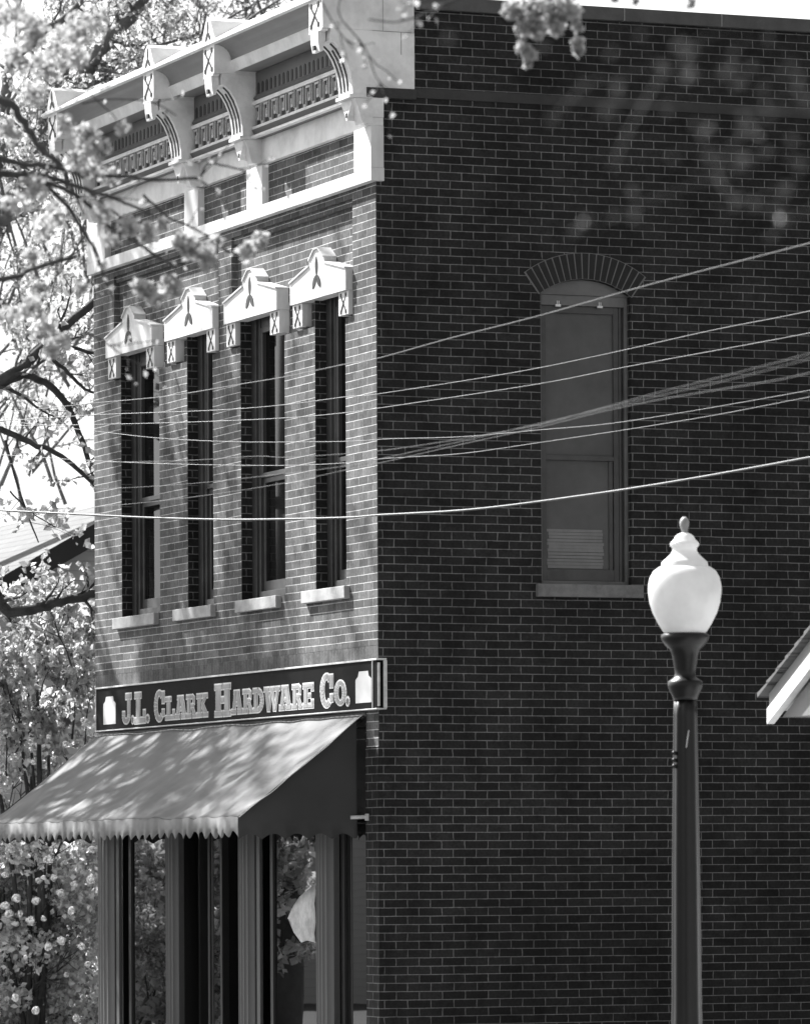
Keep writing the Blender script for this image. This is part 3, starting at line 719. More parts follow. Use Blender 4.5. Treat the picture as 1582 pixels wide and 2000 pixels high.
# ------------------------------------------------------------------ street lamp
LP = at(1338, 1300, 29.5); LX, LY = LP.x, LP.y
LA = base('street_lamp', 'acorn-globe street lamp on a dark fluted iron post before the brick wall', 'street lamp', (LX, LY, 0))
z0 = lambda py: 2 + (HY - py) / F * 29.5; px_ = F / 29.5
def prof_px(lst): return [(w_ / 2 / px_, z0(y)) for y, w_ in lst]
g = MB(); g.lathe(prof_px([(1241, 78), (1236, 86), (1222, 104), (1200, 126), (1180, 138), (1160, 143.5), (1145, 143), (1130, 136), (1118, 122), (1110, 100)]), (0, 0, 0), 48); g.build('globe', MT['globe'], LA)
g = MB(); g.lathe(prof_px([(1111, 94), (1108, 92), (1101, 90), (1098, 84), (1090, 66), (1084, 54), (1078, 48), (1073, 48), (1069, 56), (1064, 57), (1060, 50), (1056, 42), (1050, 36), (1046, 26), (1043, 12)]), (0, 0, 0), 40); g.build('globe_cap', MT['globe'], LA)
g = MB(); g.lathe(prof_px([(1044, 12), (1036, 13), (1030, 18), (1022, 19), (1016, 14), (1012, 6)]), (0, 0, 0), 14); g.build('finial', paint('finial_grey', .3, .3, .5, 30), LA)
g = MB(); g.lathe(prof_px([(1370, 47), (1362, 52), (1352, 62), (1344, 68), (1334, 68), (1331, 58), (1326, 44), (1318, 40), (1310, 42), (1300, 46), (1285, 50), (1272, 58), (1264, 76), (1256, 88), (1250, 94), (1243, 94), (1239, 80)]), (0, 0, 0), 36, flute=None); g.build('fitter', MT['lampiron'], LA)
g = MB(); g.lathe([(.18, 0), (.18, .12), (.14, .16), (.13, .5), (.1, .56)] + prof_px([(1960, 59), (1700, 55), (1500, 50), (1400, 47), (1371, 45)]), (0, 0, 0), 48, flute=(8, .10)); g.build('post', MT['lampiron'], LA)
g = MB(); left = -(RT)   # small banner cleats on the street side of the post
for py in (1474, 1488, 1500):
    c = left * (.058) - FW * .03; g.tube([(c.x, c.y, z0(py)), (c.x + left.x * .012 - FW.x * .03, c.y + left.y * .012 - FW.y * .03, z0(py))], .012, 8)
g.build('cleat', MT['lampiron'], LA)
g = MB(); g.tube([Vector((0, 0, 0)) - FW * .075 + RT * .015 + UP * z0(1430), -FW * .075 - RT * .0 + UP * z0(1464)], .0035, 6); g.build('chain', MT['signtrim'], LA)

# ------------------------------------------------------------------ small building at the right edge: boxed gable eave
HR = base('gabled_building', 'pale gabled outbuilding whose white eave shows at the right edge', 'building', (-1.0, -9.65, 0))
ho = (-1.0, -9.65, 0)
e0 = at(1487, 1357, 33); sx, sy, sz = e0.x, e0.y, e0.z
slope = (3.466 - 3.073) / (9.763 - 9.647) ; ca = math.radians(40)
tn = .56
# work out the rake direction from two pixels on the gable plane x = sx
def onx(px, py, x):
    d = at(px, py, 1.0) - CAM; return CAM + d * ((x - CAM.x) / d.x)
pA = onx(1487, 1357, sx); pB = onx(1582, 1233, sx)
ry, rz = (pB.y - pA.y), (pB.z - pA.z); tn = rz / -ry
pR = lambda s, dz=0: (pA.y - s, pA.z + tn * s + dz)          # point s metres along the rake (towards -Y)
Wd = 3.2
def rake(mb, s0, s1, dz0, dz1, xa, xb, mi=0):
    (ya_, za_), (yb_, zb_) = pR(s0), pR(s1); mb.prism([(ya_, za_ + dz0), (yb_, zb_ + dz0), (yb_, zb_ + dz1), (ya_, za_ + dz1)], YZ, xa, xb, mi)
g = MB(); nsh = 24
for i in range(nsh):     # shingle courses stepping up the rake
    s0, s1 = Wd * i / nsh, Wd * (i + 1) / nsh + .02
    (ya_, za_), (yb_, zb_) = pR(s0), pR(s1); g.prism([(ya_, za_ - .02), (yb_, zb_ - .02), (yb_, zb_ - .006), (ya_, za_ + .010)], YZ, sx - .03 - .0004 * (i % 3), sx + 7)
kid(g, 'shingle_roof', MT['shingle'], HR, ho)
g = MB(); rake(g, .05, Wd, -.13, -.022, sx + .03, sx + 6.9); kid(g, 'frieze_board', paint('grey_rake_board', .33, .1, .6, 3), HR, ho)
g = MB(); rake(g, .075, Wd, -.228, -.131, sx + .0, sx + .05); kid(g, 'rake_fascia', MT['white'], HR, ho, .003)
zb_ = onx(1512, 1401, sx).z
g = MB(); yB = pR(.14)[0]
s0_ = (zb_ - pA.z + .25) / tn
g.prism([(pR(s0_)[0], zb_), (pR(1.6)[0], pR(1.6, -.25)[1]), (pR(1.6)[0], zb_)], YZ, sx + .05, sx + 1.2)
kid(g, 'boxed_soffit', paint('soffit_grey', .16, .1, .6, 3), HR, ho)
g = MB(); g.box(sx + .35, sx + 6.6, pR(1.6)[0], pR(1.6)[0] - 3.0, 0, zb_ + .2); kid(g, 'wall', MT['palewall'], HR, ho)

# ------------------------------------------------------------------ grey house behind, at the left
HB = base('shingled_house', 'grey clapboard house with bright shingled roof behind the trees at left', 'house', (3.9, 17.4, 0))
hb = (3.9, 17.4, 0); ax, ay, az = 3.86, 17.4, 6.22
tl = .56; wl = 4.4
g = MB()
for sgn in (-1, 1):
    g.prism([(ax, az), (ax + sgn * wl, az - tl * wl), (ax + sgn * wl, az - tl * wl - .06), (ax, az - .06)], XZ, ay - .35, ay + 9)
kid(g, 'shingle_roof', MT['shingle'], HB, hb)
g = MB()
for sgn in (-1, 1):
    g.prism([(ax, az - .004), (ax + sgn * wl, az - tl * wl - .004), (ax + sgn * wl, az - tl * wl - .25), (ax, az - .25)], XZ, ay - .352, ay - .28)
    g.prism([(ax, az - .13), (ax + sgn * wl, az - tl * wl - .13), (ax + sgn * wl, az - tl * wl - .24), (ax, az - .24)], XZ, ay - .279, ay - .01)
kid(g, 'bargeboard', paint('dark_bargeboard', .03, .3, .8, 3), HB, hb)
g = MB(); g.prism([(ax - 4, 0), (ax + 4, 0), (ax + 4, az - tl * 4 - .2), (ax, az - .2), (ax - 4, az - tl * 4 - .2)], XZ, ay, ay + 8.6); kid(g, 'wall', MT['siding'], HB, hb)

# pale house across the street, seen only mirrored in the shop glass
HM = base('pale_house', 'pale clapboard house beyond the flowering shrubs, mirrored in the shop windows', 'house', (-12, 33, 0))
hm = (-12, 33, 0)
g = MB(); g.prism([(-15, 0), (-8.6, 0), (-8.6, 2.5), (-11.8, 4.2), (-15, 2.5)], XZ, 33, 41); kid(g, 'wall', MT['palewall'], HM, hm)
g = MB()
for sgn in (-1, 1): g.prism([(-11.8, 4.22), (-11.8 + sgn * 3.7, 4.22 - .53 * 3.7), (-11.8 + sgn * 3.7, 4.3 - .53 * 3.7), (-11.8, 4.30)], XZ, 32.6, 41.4)
kid(g, 'roof', MT['roofing'], HM, hm)
g = MB(); g.box(-10.9, -9.9, 32.94, 33.02, .2, 2.2); kid(g, 'door', MT['sash2'], HM, hm)

# ------------------------------------------------------------------ plants
def leaf_mesh(name, pts, size, mt, parent=None, droop=0, off=(0, 0, 0), long=1.5):
    import array
    V = []; Fc = []; rnd = random.random
    for (x, y, z, s) in pts:
        x -= off[0]; y -= off[1]; z -= off[2]
        a = rnd() * 6.283; c = rnd() * 2 - 1; sn = math.sqrt(1 - c * c)
        ux, uy, uz = sn * math.cos(a), sn * math.sin(a), c - droop
        l = math.sqrt(ux * ux + uy * uy + uz * uz) or 1; ux /= l; uy /= l; uz /= l
        b = rnd() * 6.283; vx, vy, vz_ = math.cos(b), math.sin(b), rnd() - .5
        # w = u x v
        wx, wy, wz = uy * vz_ - uz * vy, uz * vx - ux * vz_, ux * vy - uy * vx; l = math.sqrt(wx * wx + wy * wy + wz * wz) or 1
        h = s * size * .5; lx = h * long; wx, wy, wz = wx / l * h, wy / l * h, wz / l * h
        k = len(V); fx, fy, fz = uy * wz - uz * wy, uz * wx - ux * wz, ux * wy - uy * wx; q = .35
        V += [(x - ux * lx, y - uy * lx, z - uz * lx), (x + wx + fx * q, y + wy + fy * q, z + wz + fz * q), (x + ux * lx, y + uy * lx, z + uz * lx), (x - wx + fx * q, y - wy + fy * q, z - wz + fz * q)]
        Fc += [(k, k + 1, k + 2), (k, k + 2, k + 3)]
    me = bpy.data.meshes.new(name); me.from_pydata(V, [], Fc); me.materials.append(mt); me.update()
    o = bpy.data.objects.new(name, me); COL.objects.link(o)
    if parent: o.parent = parent
    return o

def rv(): 
    while True:
        v = Vector((random.uniform(-1, 1), random.uniform(-1, 1), random.uniform(-1, 1)))
        if .05 < v.length < 1: return v.normalized()

def grow(mb, leaves, p, d, length, r, level, kids=4, lf=6, spread=.75, wob=.25, up=.05, lsp=.08, bare=0.25, lr=.6):
    """a wandering limb with side twigs; leaf positions gather round the thin wood"""
    n = max(3, int(length / .14)) if level < 2 else 4
    pts = [p.copy()]; rad = [r]; d = d.normalized()
    for i in range(n):
        d = (d + rv() * wob + Vector((0, 0, up))).normalized(); p = p + d * (length / n); pts.append(p.copy()); rad.append(max(r * (1 - .75 * (i + 1) / n), .0022))
    mb.tube(pts, rad, 6 if r > .02 else (4 if r > .006 else 3))
    if level > 0:
        for k in range(kids):
            t_ = random.uniform(bare, 1.0); i = min(int(t_ * n), n - 1); q = pts[i].lerp(pts[i + 1], t_ * n - i)
            dd = (pts[i + 1] - pts[i]).normalized() + rv() * spread
            grow(mb, leaves, q, dd, length * random.uniform(.35, .62), max(rad[i] * lr, .003), level - 1, kids, lf, spread, wob, up, lsp, .15, lr)
    if level <= 1:
        for q in pts[1:]:
            for k in range(lf):
                s = rv() * random.random() * lsp; leaves.append((q.x + s.x, q.y + s.y, q.z + s.z, random.uniform(.5, 1.25)))

def limb(mb, leaves, pix, r0, r1, D0, D1, twigs=8, tl_=.6, level=1, side=True, lf=5, lsp=.08, kids=4, up=.05):
    """a limb traced through pixels, D running from D0 to D1 along it, with twigs grown off it"""
    P = [at(x, y, D0 + (D1 - D0) * i / (len(pix) - 1)) for i, (x, y) in enumerate(pix)]
    Q = []
    for i in range(len(P) - 1):      # Catmull-Rom
        a, b, c, d = P[max(i - 1, 0)], P[i], P[i + 1], P[min(i + 2, len(P) - 1)]
        for k in range(4):
            t_ = k / 4; Q.append(.5 * ((2 * b) + (c - a) * t_ + (2 * a - 5 * b + 4 * c - d) * t_ * t_ + (3 * b - a - 3 * c + d) * t_ ** 3))
    Q.append(P[-1]); rad = [r0 + (r1 - r0) * i / (len(Q) - 1) for i in range(len(Q))]
    Q = [q + rv() * min(rad[i] * .4, .02) for i, q in enumerate(Q)]
    mb.tube(Q, rad, 8)
    for k in range(twigs):
        i = random.randrange(1, len(Q) - 1); dd = (Q[i + 1] - Q[i - 1]).normalized() * .7 + rv() * .9
        grow(mb, leaves, Q[i], dd, tl_ * random.uniform(.5, 1.3), max(rad[i] * .4, .004), level, kids, lf, .8, .3, up, lsp)
    return Q

# -- the snowball shrub at the left, in flower
def inside(c, r): 
    v = rv() * random.random() ** .4; return Vector((c[0] + v.x * r[0], c[1] + v.y * r[1], c[2] + v.z * r[2]))
def shrub(name, label, lobes, stems, nleaf, nflower, group, lsz=.075, shell=None):
    c0 = lobes[0][0]; o0 = (c0[0], c0[1], 0)
    T = base(name, label, 'shrub', o0, group)
    lv = []; cl = []
    for c, r, wgt in lobes:
        for k in range(int(55 * wgt)): cl.append((inside(c, r), random.uniform(.12, .34)))
    for k in range(nleaf):
        p, s = random.choice(cl); v = rv() * random.random() ** .5 * s; lv.append((p.x + v.x * 1.2, p.y + v.y * 1.2, p.z + v.z * .8, random.uniform(.5, 1.35)))
    leaf_mesh('foliage', lv, lsz, MT['leaf_bush'], T, .15, o0)
    mb = MB(); dmy = []
    for k in range(stems):
        c, r, wgt = random.choice(lobes); e = inside(c, r); s = Vector((c0[0] + random.uniform(-.5, .5), c0[1] + random.uniform(-.4, .4), 0)); m_ = s.lerp(e, .45) + Vector((random.uniform(-.3, .3), random.uniform(-.3, .3), .3))
        pts = [s.lerp(m_, i / 5) for i in range(5)] + [m_.lerp(e, i / 6) + rv() * .04 for i in range(7)]
        mb.tube(pts, [.013 * (1 - .8 * i / 11) for i in range(12)], 5)
        for q in pts[5:]: 
            for w2 in range(3): grow(mb, dmy, q, (e - m_).normalized() + rv() * .9, random.uniform(.2, .5), .006, 0, 0, 0)
    kid(mb, 'stems', MT['bark'], T, o0)
    return T, o0, cl

def flower_proto():
    V = []; Fc = []; n = 46
    for k in range(n):      # florets over a globe
        ph = math.acos(1 - 2 * (k + .5) / n); th = math.pi * (1 + 5 ** .5) * k
        d = Vector((math.sin(ph) * math.cos(th), math.sin(ph) * math.sin(th), math.cos(ph))); a = d.orthogonal().normalized(); b = d.cross(a)
        R_ = .058 * random.uniform(.72, 1.12); rr = random.uniform(.014, .026); tw = random.random() * 6
        base_ = len(V); V.append(tuple(d * (R_ * 1.0)))
        for j in range(5):
            q = tw + j * 1.2566; V.append(tuple(d * (R_ + .004) + (a * math.cos(q) + b * math.sin(q)) * rr)); q += .628; V.append(tuple(d * (R_ - .002) + (a * math.cos(q) + b * math.sin(q)) * rr * .6))
        Fc += [(base_, base_ + 1 + j, base_ + 1 + (j + 1) % 10) for j in range(10)]
    me = bpy.data.meshes.new('flower_head'); me.from_pydata(V, [], Fc); me.materials.append(MT['flower']); me.update(); return me
FM = flower_proto()
def flowers(T, o0, places):
    for k, p in enumerate(places[:99]):
        o = bpy.data.objects.new('flower_head', FM); COL.objects.link(o); o.parent = T
        o.location = (p[0] - o0[0], p[1] - o0[1], p[2]); s = random.uniform(.4, .85); o.scale = (s * random.uniform(.8, 1.15), s, s * random.uniform(.6, .9)); o.rotation_euler = (random.random() * 6, random.random() * 6, 0)

T1, o1, cl1 = shrub('snowball_shrub', 'tall snowball shrub with white flower balls rising left of the shop front', [((.2, 10.9, 2.4), (1.5, 1.1, 1.55), 1.6), ((-.6, 11.4, 1.3), (1.4, 1.1, 1.1), 1.2), ((.6, 10.6, 1.2), (1.2, .9, 1.2), 1)], 46, 78000, 0, 'flowering shrubs by the shop', .048)
pl = []
for px, py in [(60,1345),(165,1418),(190,1402),(95,1440),(120,1415),(128,1455),(52,1655),(100,1660),(95,1680),(8,1710),(105,1715),(85,1715),(145,1728),(178,1718),(118,1745),(75,1720),(32,1755),(40,1785),(85,1795),(10,1770),(60,1800),(18,1785),(120,1838),(50,1870),(175,1775),(95,1850),(160,1850),(172,1885),(30,1950),(150,1990),(70,1975),(130,1905),(20,1330),(70,1290),(140,1310),(170,1260),(30,1480),(65,1490),(10,1430),(150,1640),(20,1660),(70,1760),(140,1780),(180,1660)]:
    pl.append(tuple(at(px, py, random.uniform(49.5, 50.7))))
flowers(T1, o1, pl)
def b6(mb, lv):
    for k in range(38):
        px = random.uniform(-130, 175); e = at(px, random.uniform(1300, 1560), 51.5 + random.random() * 1.2)
        grow(mb, lv, e, Vector((random.uniform(-.5, .5), random.uniform(-.3, .3), 1)), random.uniform(.5, 1.0), .012, 2, 4, 4, .8, .25, .06, .07)
c_ = at(60, 1500, 52); ft6 = (c_.x, c_.y, 0)
def late_lilac(): 
    T = base('light_shrub', 'taller light-leaved shrub behind the snowball bush, reaching the grey house eave', 'shrub', ft6); mb = MB(); lv = []
    for k in range(9): e = at(random.uniform(-100, 160), random.uniform(1330, 1520), 52); mb.tube([Vector(ft6) + rv() * .1, Vector(ft6).lerp(e, .5) + rv() * .15, e], [.035, .028, .014], 6)
    b6(mb, lv); kid(mb, 'stems', MT['bark'], T, ft6); leaf_mesh('foliage', lv, .06, MT['leaf_tree'], T, .1, ft6)
late_lilac()
T2, o2, cl2 = shrub('snowball_shrub', 'nearer snowball shrub at the kerb, mirrored in the shop glass', [((-2.3, 12.6, 1.9), (1.2, 1.8, 1.5), 1.4), ((-3.1, 13.6, 1.3), (.9, 1.5, 1.2), 1), ((-3.2, 12.0, 2.0), (.8, .8, 1.1), 1)], 24, 26000, 0, 'flowering shrubs by the shop')
flowers(T2, o2, [(random.uniform(-3.4, -1.3), random.uniform(10.9, 12.0), random.uniform(.8, 3.0)) for k in range(42)])

# -- street tree standing left of the frame: its limbs cross the sky, its crown dapples the front
def tree(name, label, foot, trunk, group, leafmat_, build, lsz, twm=None):
    T = base(name, label, 'tree', foot, group); mb = MB(); lv = []
    mb.tube(trunk[0], trunk[1], 10)
    build(mb, lv)
    kid(mb, 'trunk', twm or MT['bark'], T, foot); leaf_mesh('crown', lv, lsz, leafmat_, T, .25, foot); return T

def b1(mb, lv):
    for px_l, r0, r1, D0, D1, tw in [
        ([(-800, 930), (-520, 900), (-300, 860), (-120, 800), (20, 735), (110, 655), (185, 590), (240, 540)], .085, .03, 51, 51, 14),
        ([(-120, 800), (20, 742), (60, 735), (120, 775), (165, 870), (186, 935), (230, 1010)], .05, .016, 51, 51.5, 10),
        ([(20, 735), (80, 672), (130, 675), (185, 690), (260, 700)], .03, .012, 51, 51.5, 7),
        ([(90, 690), (125, 720), (160, 755), (185, 768), (240, 800)], .022, .010, 51, 51.5, 6),
        ([(-800, 930), (-350, 860), (-120, 800), (0, 838), (60, 865), (110, 885), (150, 915), (186, 950), (240, 1010)], .045, .015, 51, 51, 12),
        ([(-800, 1000), (-350, 950), (-60, 1010), (0, 1180), (80, 1185), (130, 1172), (186, 1160)], .07, .042, 50.5, 51, 14),
        ([(10, 860), (35, 950), (60, 1020), (75, 1060)], .014, .006, 51, 51, 5),
        ([(20, 960), (60, 1000), (110, 1030)], .010, .005, 51, 51, 4)]:
        low = px_l[-1][1] > 1000; limb(mb, lv, px_l, r0, r1, D0, D1, tw, .4 if low else .62, 1, lf=1 if low else 2, lsp=.07, kids=3 if low else 4)
    # crown above and to the left, lying between the sun and the street front
    top_ = Vector((-2.7, 10.4, 6.5))
    for k in range(30):
        a = random.random() * 6.283; d = Vector((math.cos(a) * .55, math.sin(a) * .75, random.uniform(.25, 1.2)))
        s = Vector((-3.7, 12.5, random.uniform(7.2, 12.6)))
        if d.x > .15: d.x *= .35
        grow(mb, lv, s, d, random.uniform(2.6, 4.8), .07, 3, 4, 3, .6, .16, .03, .06)
trk = [(-3.5, 12.2, 0), (-3.55, 12.2, 2), (-3.5, 12.3, 4), (-3.6, 12.4, 6), (-3.7, 12.5, 12.6)]
def build_b1():
    tree('street_tree', 'street tree whose bare dark limbs reach in from the left above the grey house', (-3.5, 12.2, 0), (trk, [.24, .20, .17, .14, .06]), 'trees round the shop', MT['leaf_tree'], b1, .066)
build_b1()

# -- trees farther back behind the cornice
def b2(mb, lv):
    for px_l, r0, r1, D0, D1, tw in [
        ([(60, 330), (150, 172), (182, 121), (213, 77), (253, 36), (290, -20), (330, -90)], .10, .06, 62, 62, 16),
        ([(40, 380), (78, 262), (92, 192), (125, 142), (138, 61), (150, -40)], .08, .04, 62, 63, 14),
        ([(-60, 420), (5, 300), (12, 168), (26, 121), (80, 67), (121, 36), (190, -30)], .085, .035, 61, 62, 14),
        ([(213, 77), (260, 88), (300, 90), (400, 60), (470, 20)], .03, .012, 62, 62, 9),
        ([(182, 121), (230, 135), (270, 145), (330, 120)], .02, .008, 62, 62, 6),
        ([(-60, 470), (0, 440), (25, 395), (60, 300)], .09, .05, 61, 61, 10),
        ([(0, 275), (60, 280), (100, 230)], .03, .015, 61, 61, 7)]:
        limb(mb, lv, px_l, r0, r1, D0, D1, tw, .8, 2, lf=2, lsp=.09, kids=4)
c_ = at(-60, 420, 61); ft = (c_.x - .5, c_.y, 0)
tree('shade_tree', 'large tree with thick slanting limbs behind the left end of the cornice', ft, ([ft, (ft[0], ft[1], 4), tuple(at(-60, 470, 61)), tuple(at(60, 330, 62))], [.35, .28, .2, .1]), 'trees round the shop', MT['leaf_tree'], b2, .045, MT['barkpale'])

def b3(mb, lv):
    for k in range(64):
        px = random.uniform(-120, 190); py = random.uniform(250, 950)
        grow(mb, lv, at(px, py + 100, 72 + random.random() * 4), Vector((random.uniform(-.5, .5), 0, .6)), random.uniform(1.2, 2.2), .03, 2, 4, 3, .8, .25, .03, .12)
    for k in range(34):
        px = random.uniform(250, 760); py = 60 - (px - 400) * .28
        grow(mb, lv, at(px, min(py, 120) + 40, 74 + random.random() * 4), Vector((random.uniform(-.7, .7), 0, .8)), random.uniform(1.0, 1.8), .03, 2, 4, 3, .8, .25, .03, .12)
c_ = at(380, 1200, 75)
tree('maple_tree', 'feathery young-leaved maple far behind the building, pale against the sky', (c_.x, c_.y, 0), ([(c_.x, c_.y, 0), (c_.x, c_.y, 5), (c_.x + .5, c_.y, 11)], [.3, .22, .1]), 'trees round the shop', MT['leaf_tree'], b3, .05, MT['barkpale'])

# -- near tree whose blurred flowering branches hang across the cornice
def clump(lv, px, py, D, r, n):
    c = at(px, py, D); s = r / F * D
    for k in range(int(n * 3.4)):
        v = rv() * s * random.random() ** .5; lv.append((c.x + v.x, c.y + v.y, c.z + v.z, random.uniform(.6, 1.3)))
def b4(mb, lv):
    L_ = [([(-520, 120), (-200, 150), (0, 196), (40, 229), (61, 263), (81, 293), (105, 310), (160, 345)], .022, .008, 21, 22),
          ([(-420, 260), (-100, 280), (30, 318), (80, 322), (137, 333), (175, 343), (251, 343), (289, 350), (380, 348), (391, 349)], .014, .006, 21, 22),
          ([(391, 349), (406, 319), (456, 327), (480, 335)], .006, .003, 22, 22),
          ([(-420, 300), (-60, 330), (90, 345), (166, 369), (200, 378), (232, 391), (257, 401), (300, 420)], .013, .005, 21, 22),
          ([(-300, 330), (0, 340), (120, 365), (169, 396), (188, 419), (213, 441), (251, 465), (276, 478), (302, 500), (340, 515)], .012, .004, 21.5, 22),
          ([(-60, 330), (60, 350), (130, 400), (163, 453), (182, 480), (194, 507), (205, 545), (219, 575), (222, 610)], .011, .004, 21.5, 22),
          ([(166, 369), (230, 420), (262, 466), (316, 505), (345, 525)], .006, .003, 22, 22),
          ([(280, 380), (330, 425), (366, 439), (420, 470), (447, 493), (480, 490)], .006, .003, 22, 22),
          ([(-300, 540), (0, 545), (60, 525), (150, 500)], .016, .008, 20.5, 21),
          ([(150, 640), (200, 665), (250, 700), (290, 720)], .004, .002, 22, 22),
          ([(61, 263), (120, 330), (165, 420)], .009, .004, 22, 22),
          ([(160, 200), (228, 192), (300, 200), (345, 225)], .005, .002, 22, 22),
          ([(-300, -80), (100, -60), (400, -50), (660, -60), (880, -30), (1060, -60), (1220, -40)], .018, .008, 20, 20),
          ([(600, -55), (632, 10), (655, 50), (690, 95)], .0035, .002, 20, 20), ([(690, -50), (660, 20), (712, 90), (735, 150), (765, 180)], .003, .002, 20, 20),
          ([(980, -50), (880, 2), (830, 25), (795, 38), (760, 42), (720, 36)], .005, .003, 19, 19)]
    for px_l, r0, r1, D0, D1 in L_: limb(mb, lv, px_l, r0, r1, D0, D1, 4, .16, 0, lf=1, lsp=.03, up=-.02)
    for px, py, r, n in [(505, 470, 22, 26), (478, 488, 20, 20), (405, 500, 26, 34), (378, 485, 26, 30), (350, 470, 20, 20), (425, 470, 16, 12), (335, 555, 24, 34), (300, 575, 26, 34), (270, 565, 18, 18), (290, 455, 22, 22), (250, 440, 24, 24), (320, 440, 16, 12),
                         (170, 260, 26, 30), (190, 290, 26, 26), (150, 310, 26, 26), (215, 345, 22, 20), (200, 420, 24, 18), (60, 60, 40, 50), (120, 90, 44, 50), (150, 60, 40, 40), (30, 110, 40, 40), (190, 40, 30, 24), (90, 130, 36, 36), (60, 180, 30, 24), (20, 30, 40, 40),
                         (150, 110, 30, 30), (130, 240, 24, 18), (70, 370, 30, 26), (30, 400, 30, 24), (110, 420, 28, 24), (80, 450, 26, 20), (60, 600, 26, 30), (90, 640, 30, 36), (110, 670, 24, 26), (75, 560, 20, 16), (20, 620, 26, 20), (100, 690, 18, 16), (160, 560, 18, 12), (60, 500, 22, 16), (20, 250, 30, 24), (240, 250, 14, 8), (180, 330, 26, 22), (215, 470, 20, 12)]:
        clump(lv, px + random.uniform(-4, 4), py + random.uniform(-4, 4), 21.5 + random.uniform(-.8, .8), r, n)
    for px, py, r, n in [(1000, 20, 22, 30), (1035, 15, 26, 34), (1075, 20, 28, 34), (1110, 15, 26, 30), (1025, 55, 20, 26), (1050, 60, 18, 20), (1085, 50, 22, 22), (1020, 90, 16, 20), (1035, 105, 14, 18), (1030, 122, 8, 8), (1128, 85, 13, 16), (1130, 102, 9, 9), (1240, 0, 8, 8), (1200, -5, 8, 6), (1350, 5, 9, 6), (1128, 50, 14, 10)]:
        clump(lv, px, py, 20.0, r, n)
c_ = at(-640, 600, 21); ft = (c_.x, c_.y, 0)
tree('flowering_tree', 'near flowering tree, its soft pale blossom sprays hanging across the cornice', ft, ([ft, (ft[0] + .1, ft[1], 2), tuple(at(-560, 300, 21)), tuple(at(-300, -80, 20))], [.14, .12, .08, .02]), 'trees round the shop', MT['leaf_young'], b4, .022)

# -- the nearest twigs: a few leaves out of focus before the dark wall
def b5(mb, lv):
    s0 = at(2300, 500, 8.2)
    for px_l in [[(2200, 300), (1850, 150), (1600, 180), (1450, 165), (1300, 134), (1180, 150)], [(2200, 320), (1800, 300), (1600, 330), (1500, 297), (1449, 309), (1360, 340)], [(1800, 330), (1620, 380), (1535, 365), (1470, 400)], [(1180, 150), (1135, 172), (1077, 236)], [(1480, 320), (1300, 380), (1203, 420), (1140, 438)], [(1620, 180), (1480, 240), (1400, 330), (1439, 393)], [(1300, 134), (1240, 230), (1190, 340)], [(1560, 120), (1420, 60), (1330, 100)], [(1600, 400), (1540, 430), (1500, 470)]]:
        limb(mb, [], px_l, .0012, .0005, 8.2, 7.6, 0)
    for px, py, r, n, D in [(1128, 450, 7, 3, 7.8), (1145, 428, 7, 3, 7.8), (1203, 420, 4, 2, 7.8), (1077, 236, 5, 2, 7.8), (1449, 162, 9, 3, 8), (1492, 175, 7, 3, 8), (1300, 134, 9, 2, 7.6), (1348, 147, 12, 3, 7.6), (1502, 297, 7, 3, 8), (1568, 317, 9, 4, 8), (1535, 365, 11, 3, 7.8), (1449, 309, 13, 3, 7.6),
                            (1439, 393, 8, 2, 7.6), (1505, 464, 6, 3, 7.8), (876, 66, 9, 2, 7.4), (1135, 172, 10, 2, 7.2), (1211, 172, 14, 2, 7.0), (1190, 215, 14, 2, 7), (1330, 90, 14, 2, 7), (1350, 110, 14, 2, 7), (1460, 250, 16, 2, 7), (1380, 300, 14, 2, 7), (1300, 210, 16, 1, 7), (1560, 180, 12, 3, 8), (1240, 370, 10, 1, 7.8)]:
        clump(lv, px, py, D, r, n)
    for k in range(46): clump(lv, 1582 - abs(random.gauss(0, 210)), random.uniform(60, 430), random.uniform(7.2, 8.4), 7, 1)
c_ = at(2400, 900, 8.4); ft = (c_.x, c_.y, 0)
tree('young_tree', 'nearest slender tree, only out-of-focus leaves before the dark upper wall', ft, ([ft, (ft[0], ft[1], 1.5), tuple(at(2350, 600, 8.3)), tuple(at(2200, 300, 8.2))], [.03, .025, .012, .004]), 'trees round the shop', leafmat('near_leaf', .06, .5, .3), b5, .0085)

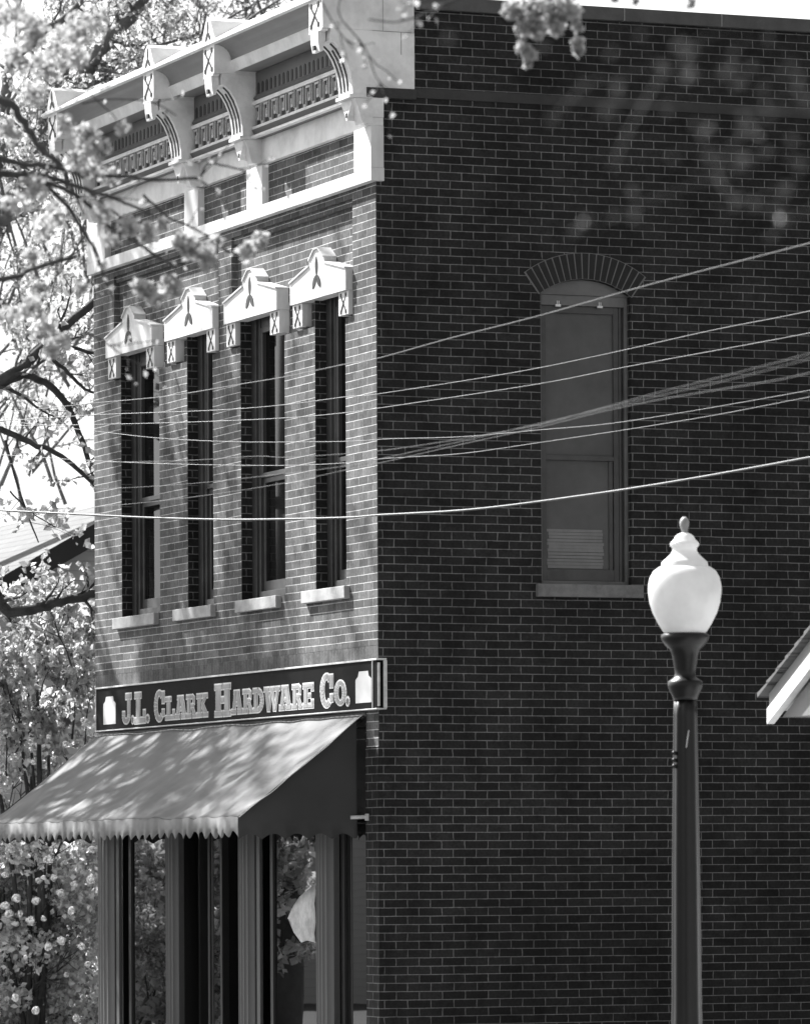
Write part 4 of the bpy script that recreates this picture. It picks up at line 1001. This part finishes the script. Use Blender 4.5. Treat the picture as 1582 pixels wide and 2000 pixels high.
# ------------------------------------------------------------------ overhead wires
def wire(pix, D0, D1, r, label):
    P = [at(x, y, D0 + (D1 - D0) * (x + 300) / 2200) for x, y in pix]
    Q = []
    for i in range(len(P) - 1):
        a, b, c, d = P[max(i - 1, 0)], P[i], P[i + 1], P[min(i + 2, len(P) - 1)]
        for k in range(6):
            t_ = k / 6; Q.append(.5 * ((2 * b) + (c - a) * t_ + (2 * a - 5 * b + 4 * c - d) * t_ * t_ + (3 * b - a - 3 * c + d) * t_ ** 3))
    Q.append(P[-1]); g = MB(); g.tube(Q, r, 8); o = g.build('overhead_wire', MT['wire'])
    tag(o, label, 'wire', 'overhead wires crossing the building front')
wire([(-300, 830), (0, 806), (185, 787), (330, 773), (470, 750), (560, 735), (674, 711), (740, 699), (880, 660), (1050, 617), (1270, 555), (1582, 474), (1900, 390)], 40, 22, .0026, 'highest overhead wire, crossing just under the arched window head')
wire([(-300, 838), (0, 822), (189, 810), (420, 801), (560, 790), (674, 775), (740, 769), (1000, 728), (1180, 692), (1390, 645), (1582, 607), (1900, 535)], 40, 30, .0026, 'thin wire second from the top, across the upper window panes')
wire([(-300, 836), (0, 832), (185, 829), (381, 824), (560, 816), (674, 806), (740, 797), (1050, 750), (1230, 715), (1582, 650), (1900, 585)], 40, 30, .0026, 'thin wire third from the top, just below the second one')
wire([(-300, 815), (0, 823), (185, 842), (316, 856), (472, 863), (674, 862), (760, 857), (900, 853), (1050, 840), (1230, 822), (1582, 762), (1900, 700)], 40, 30, .0023, 'thin wire sagging lowest between the second and third front windows')
wire([(-300, 870), (0, 888), (185, 900), (366, 907), (559, 909), (674, 904), (760, 895), (900, 886), (1050, 865), (1230, 838), (1400, 810), (1582, 775), (1900, 715)], 40, 30, .0023, 'thin wire at mid-window height, meeting the blurred pair at the corner')
wire([(-300, 905), (0, 906), (188, 903), (366, 899), (497, 891), (559, 893), (674, 886), (760, 878), (900, 857), (1050, 830), (1170, 798), (1290, 765), (1400, 738), (1582, 690), (1900, 600)], 40, 17, .0012, 'softly blurred upper wire of the pair rising steeply to the right')
wire([(-300, 960), (0, 958), (188, 955), (366, 945), (547, 926), (674, 910), (760, 892), (900, 862), (1050, 828), (1170, 800), (1290, 772), (1450, 735), (1582, 700), (1900, 620)], 40, 15, .0011, 'softly blurred lower wire of the pair rising steeply to the right')
wire([(-300, 1012), (0, 1002), (188, 990), (366, 972), (547, 945), (674, 918), (760, 900), (900, 868), (1050, 835), (1170, 805), (1300, 778), (1500, 745), (1582, 728), (1900, 660)], 40, 18, .0013, 'wire that crosses the window sashes just above the thick cable')
wire([(-300, 985), (0, 997), (183, 1006), (316, 1012), (472, 1015), (674, 1011), (740, 1006), (900, 997), (1050, 980), (1290, 945), (1582, 893), (1900, 830)], 38, 30, .0066, 'thickest and lowest cable, bright, passing above the lamp globe')
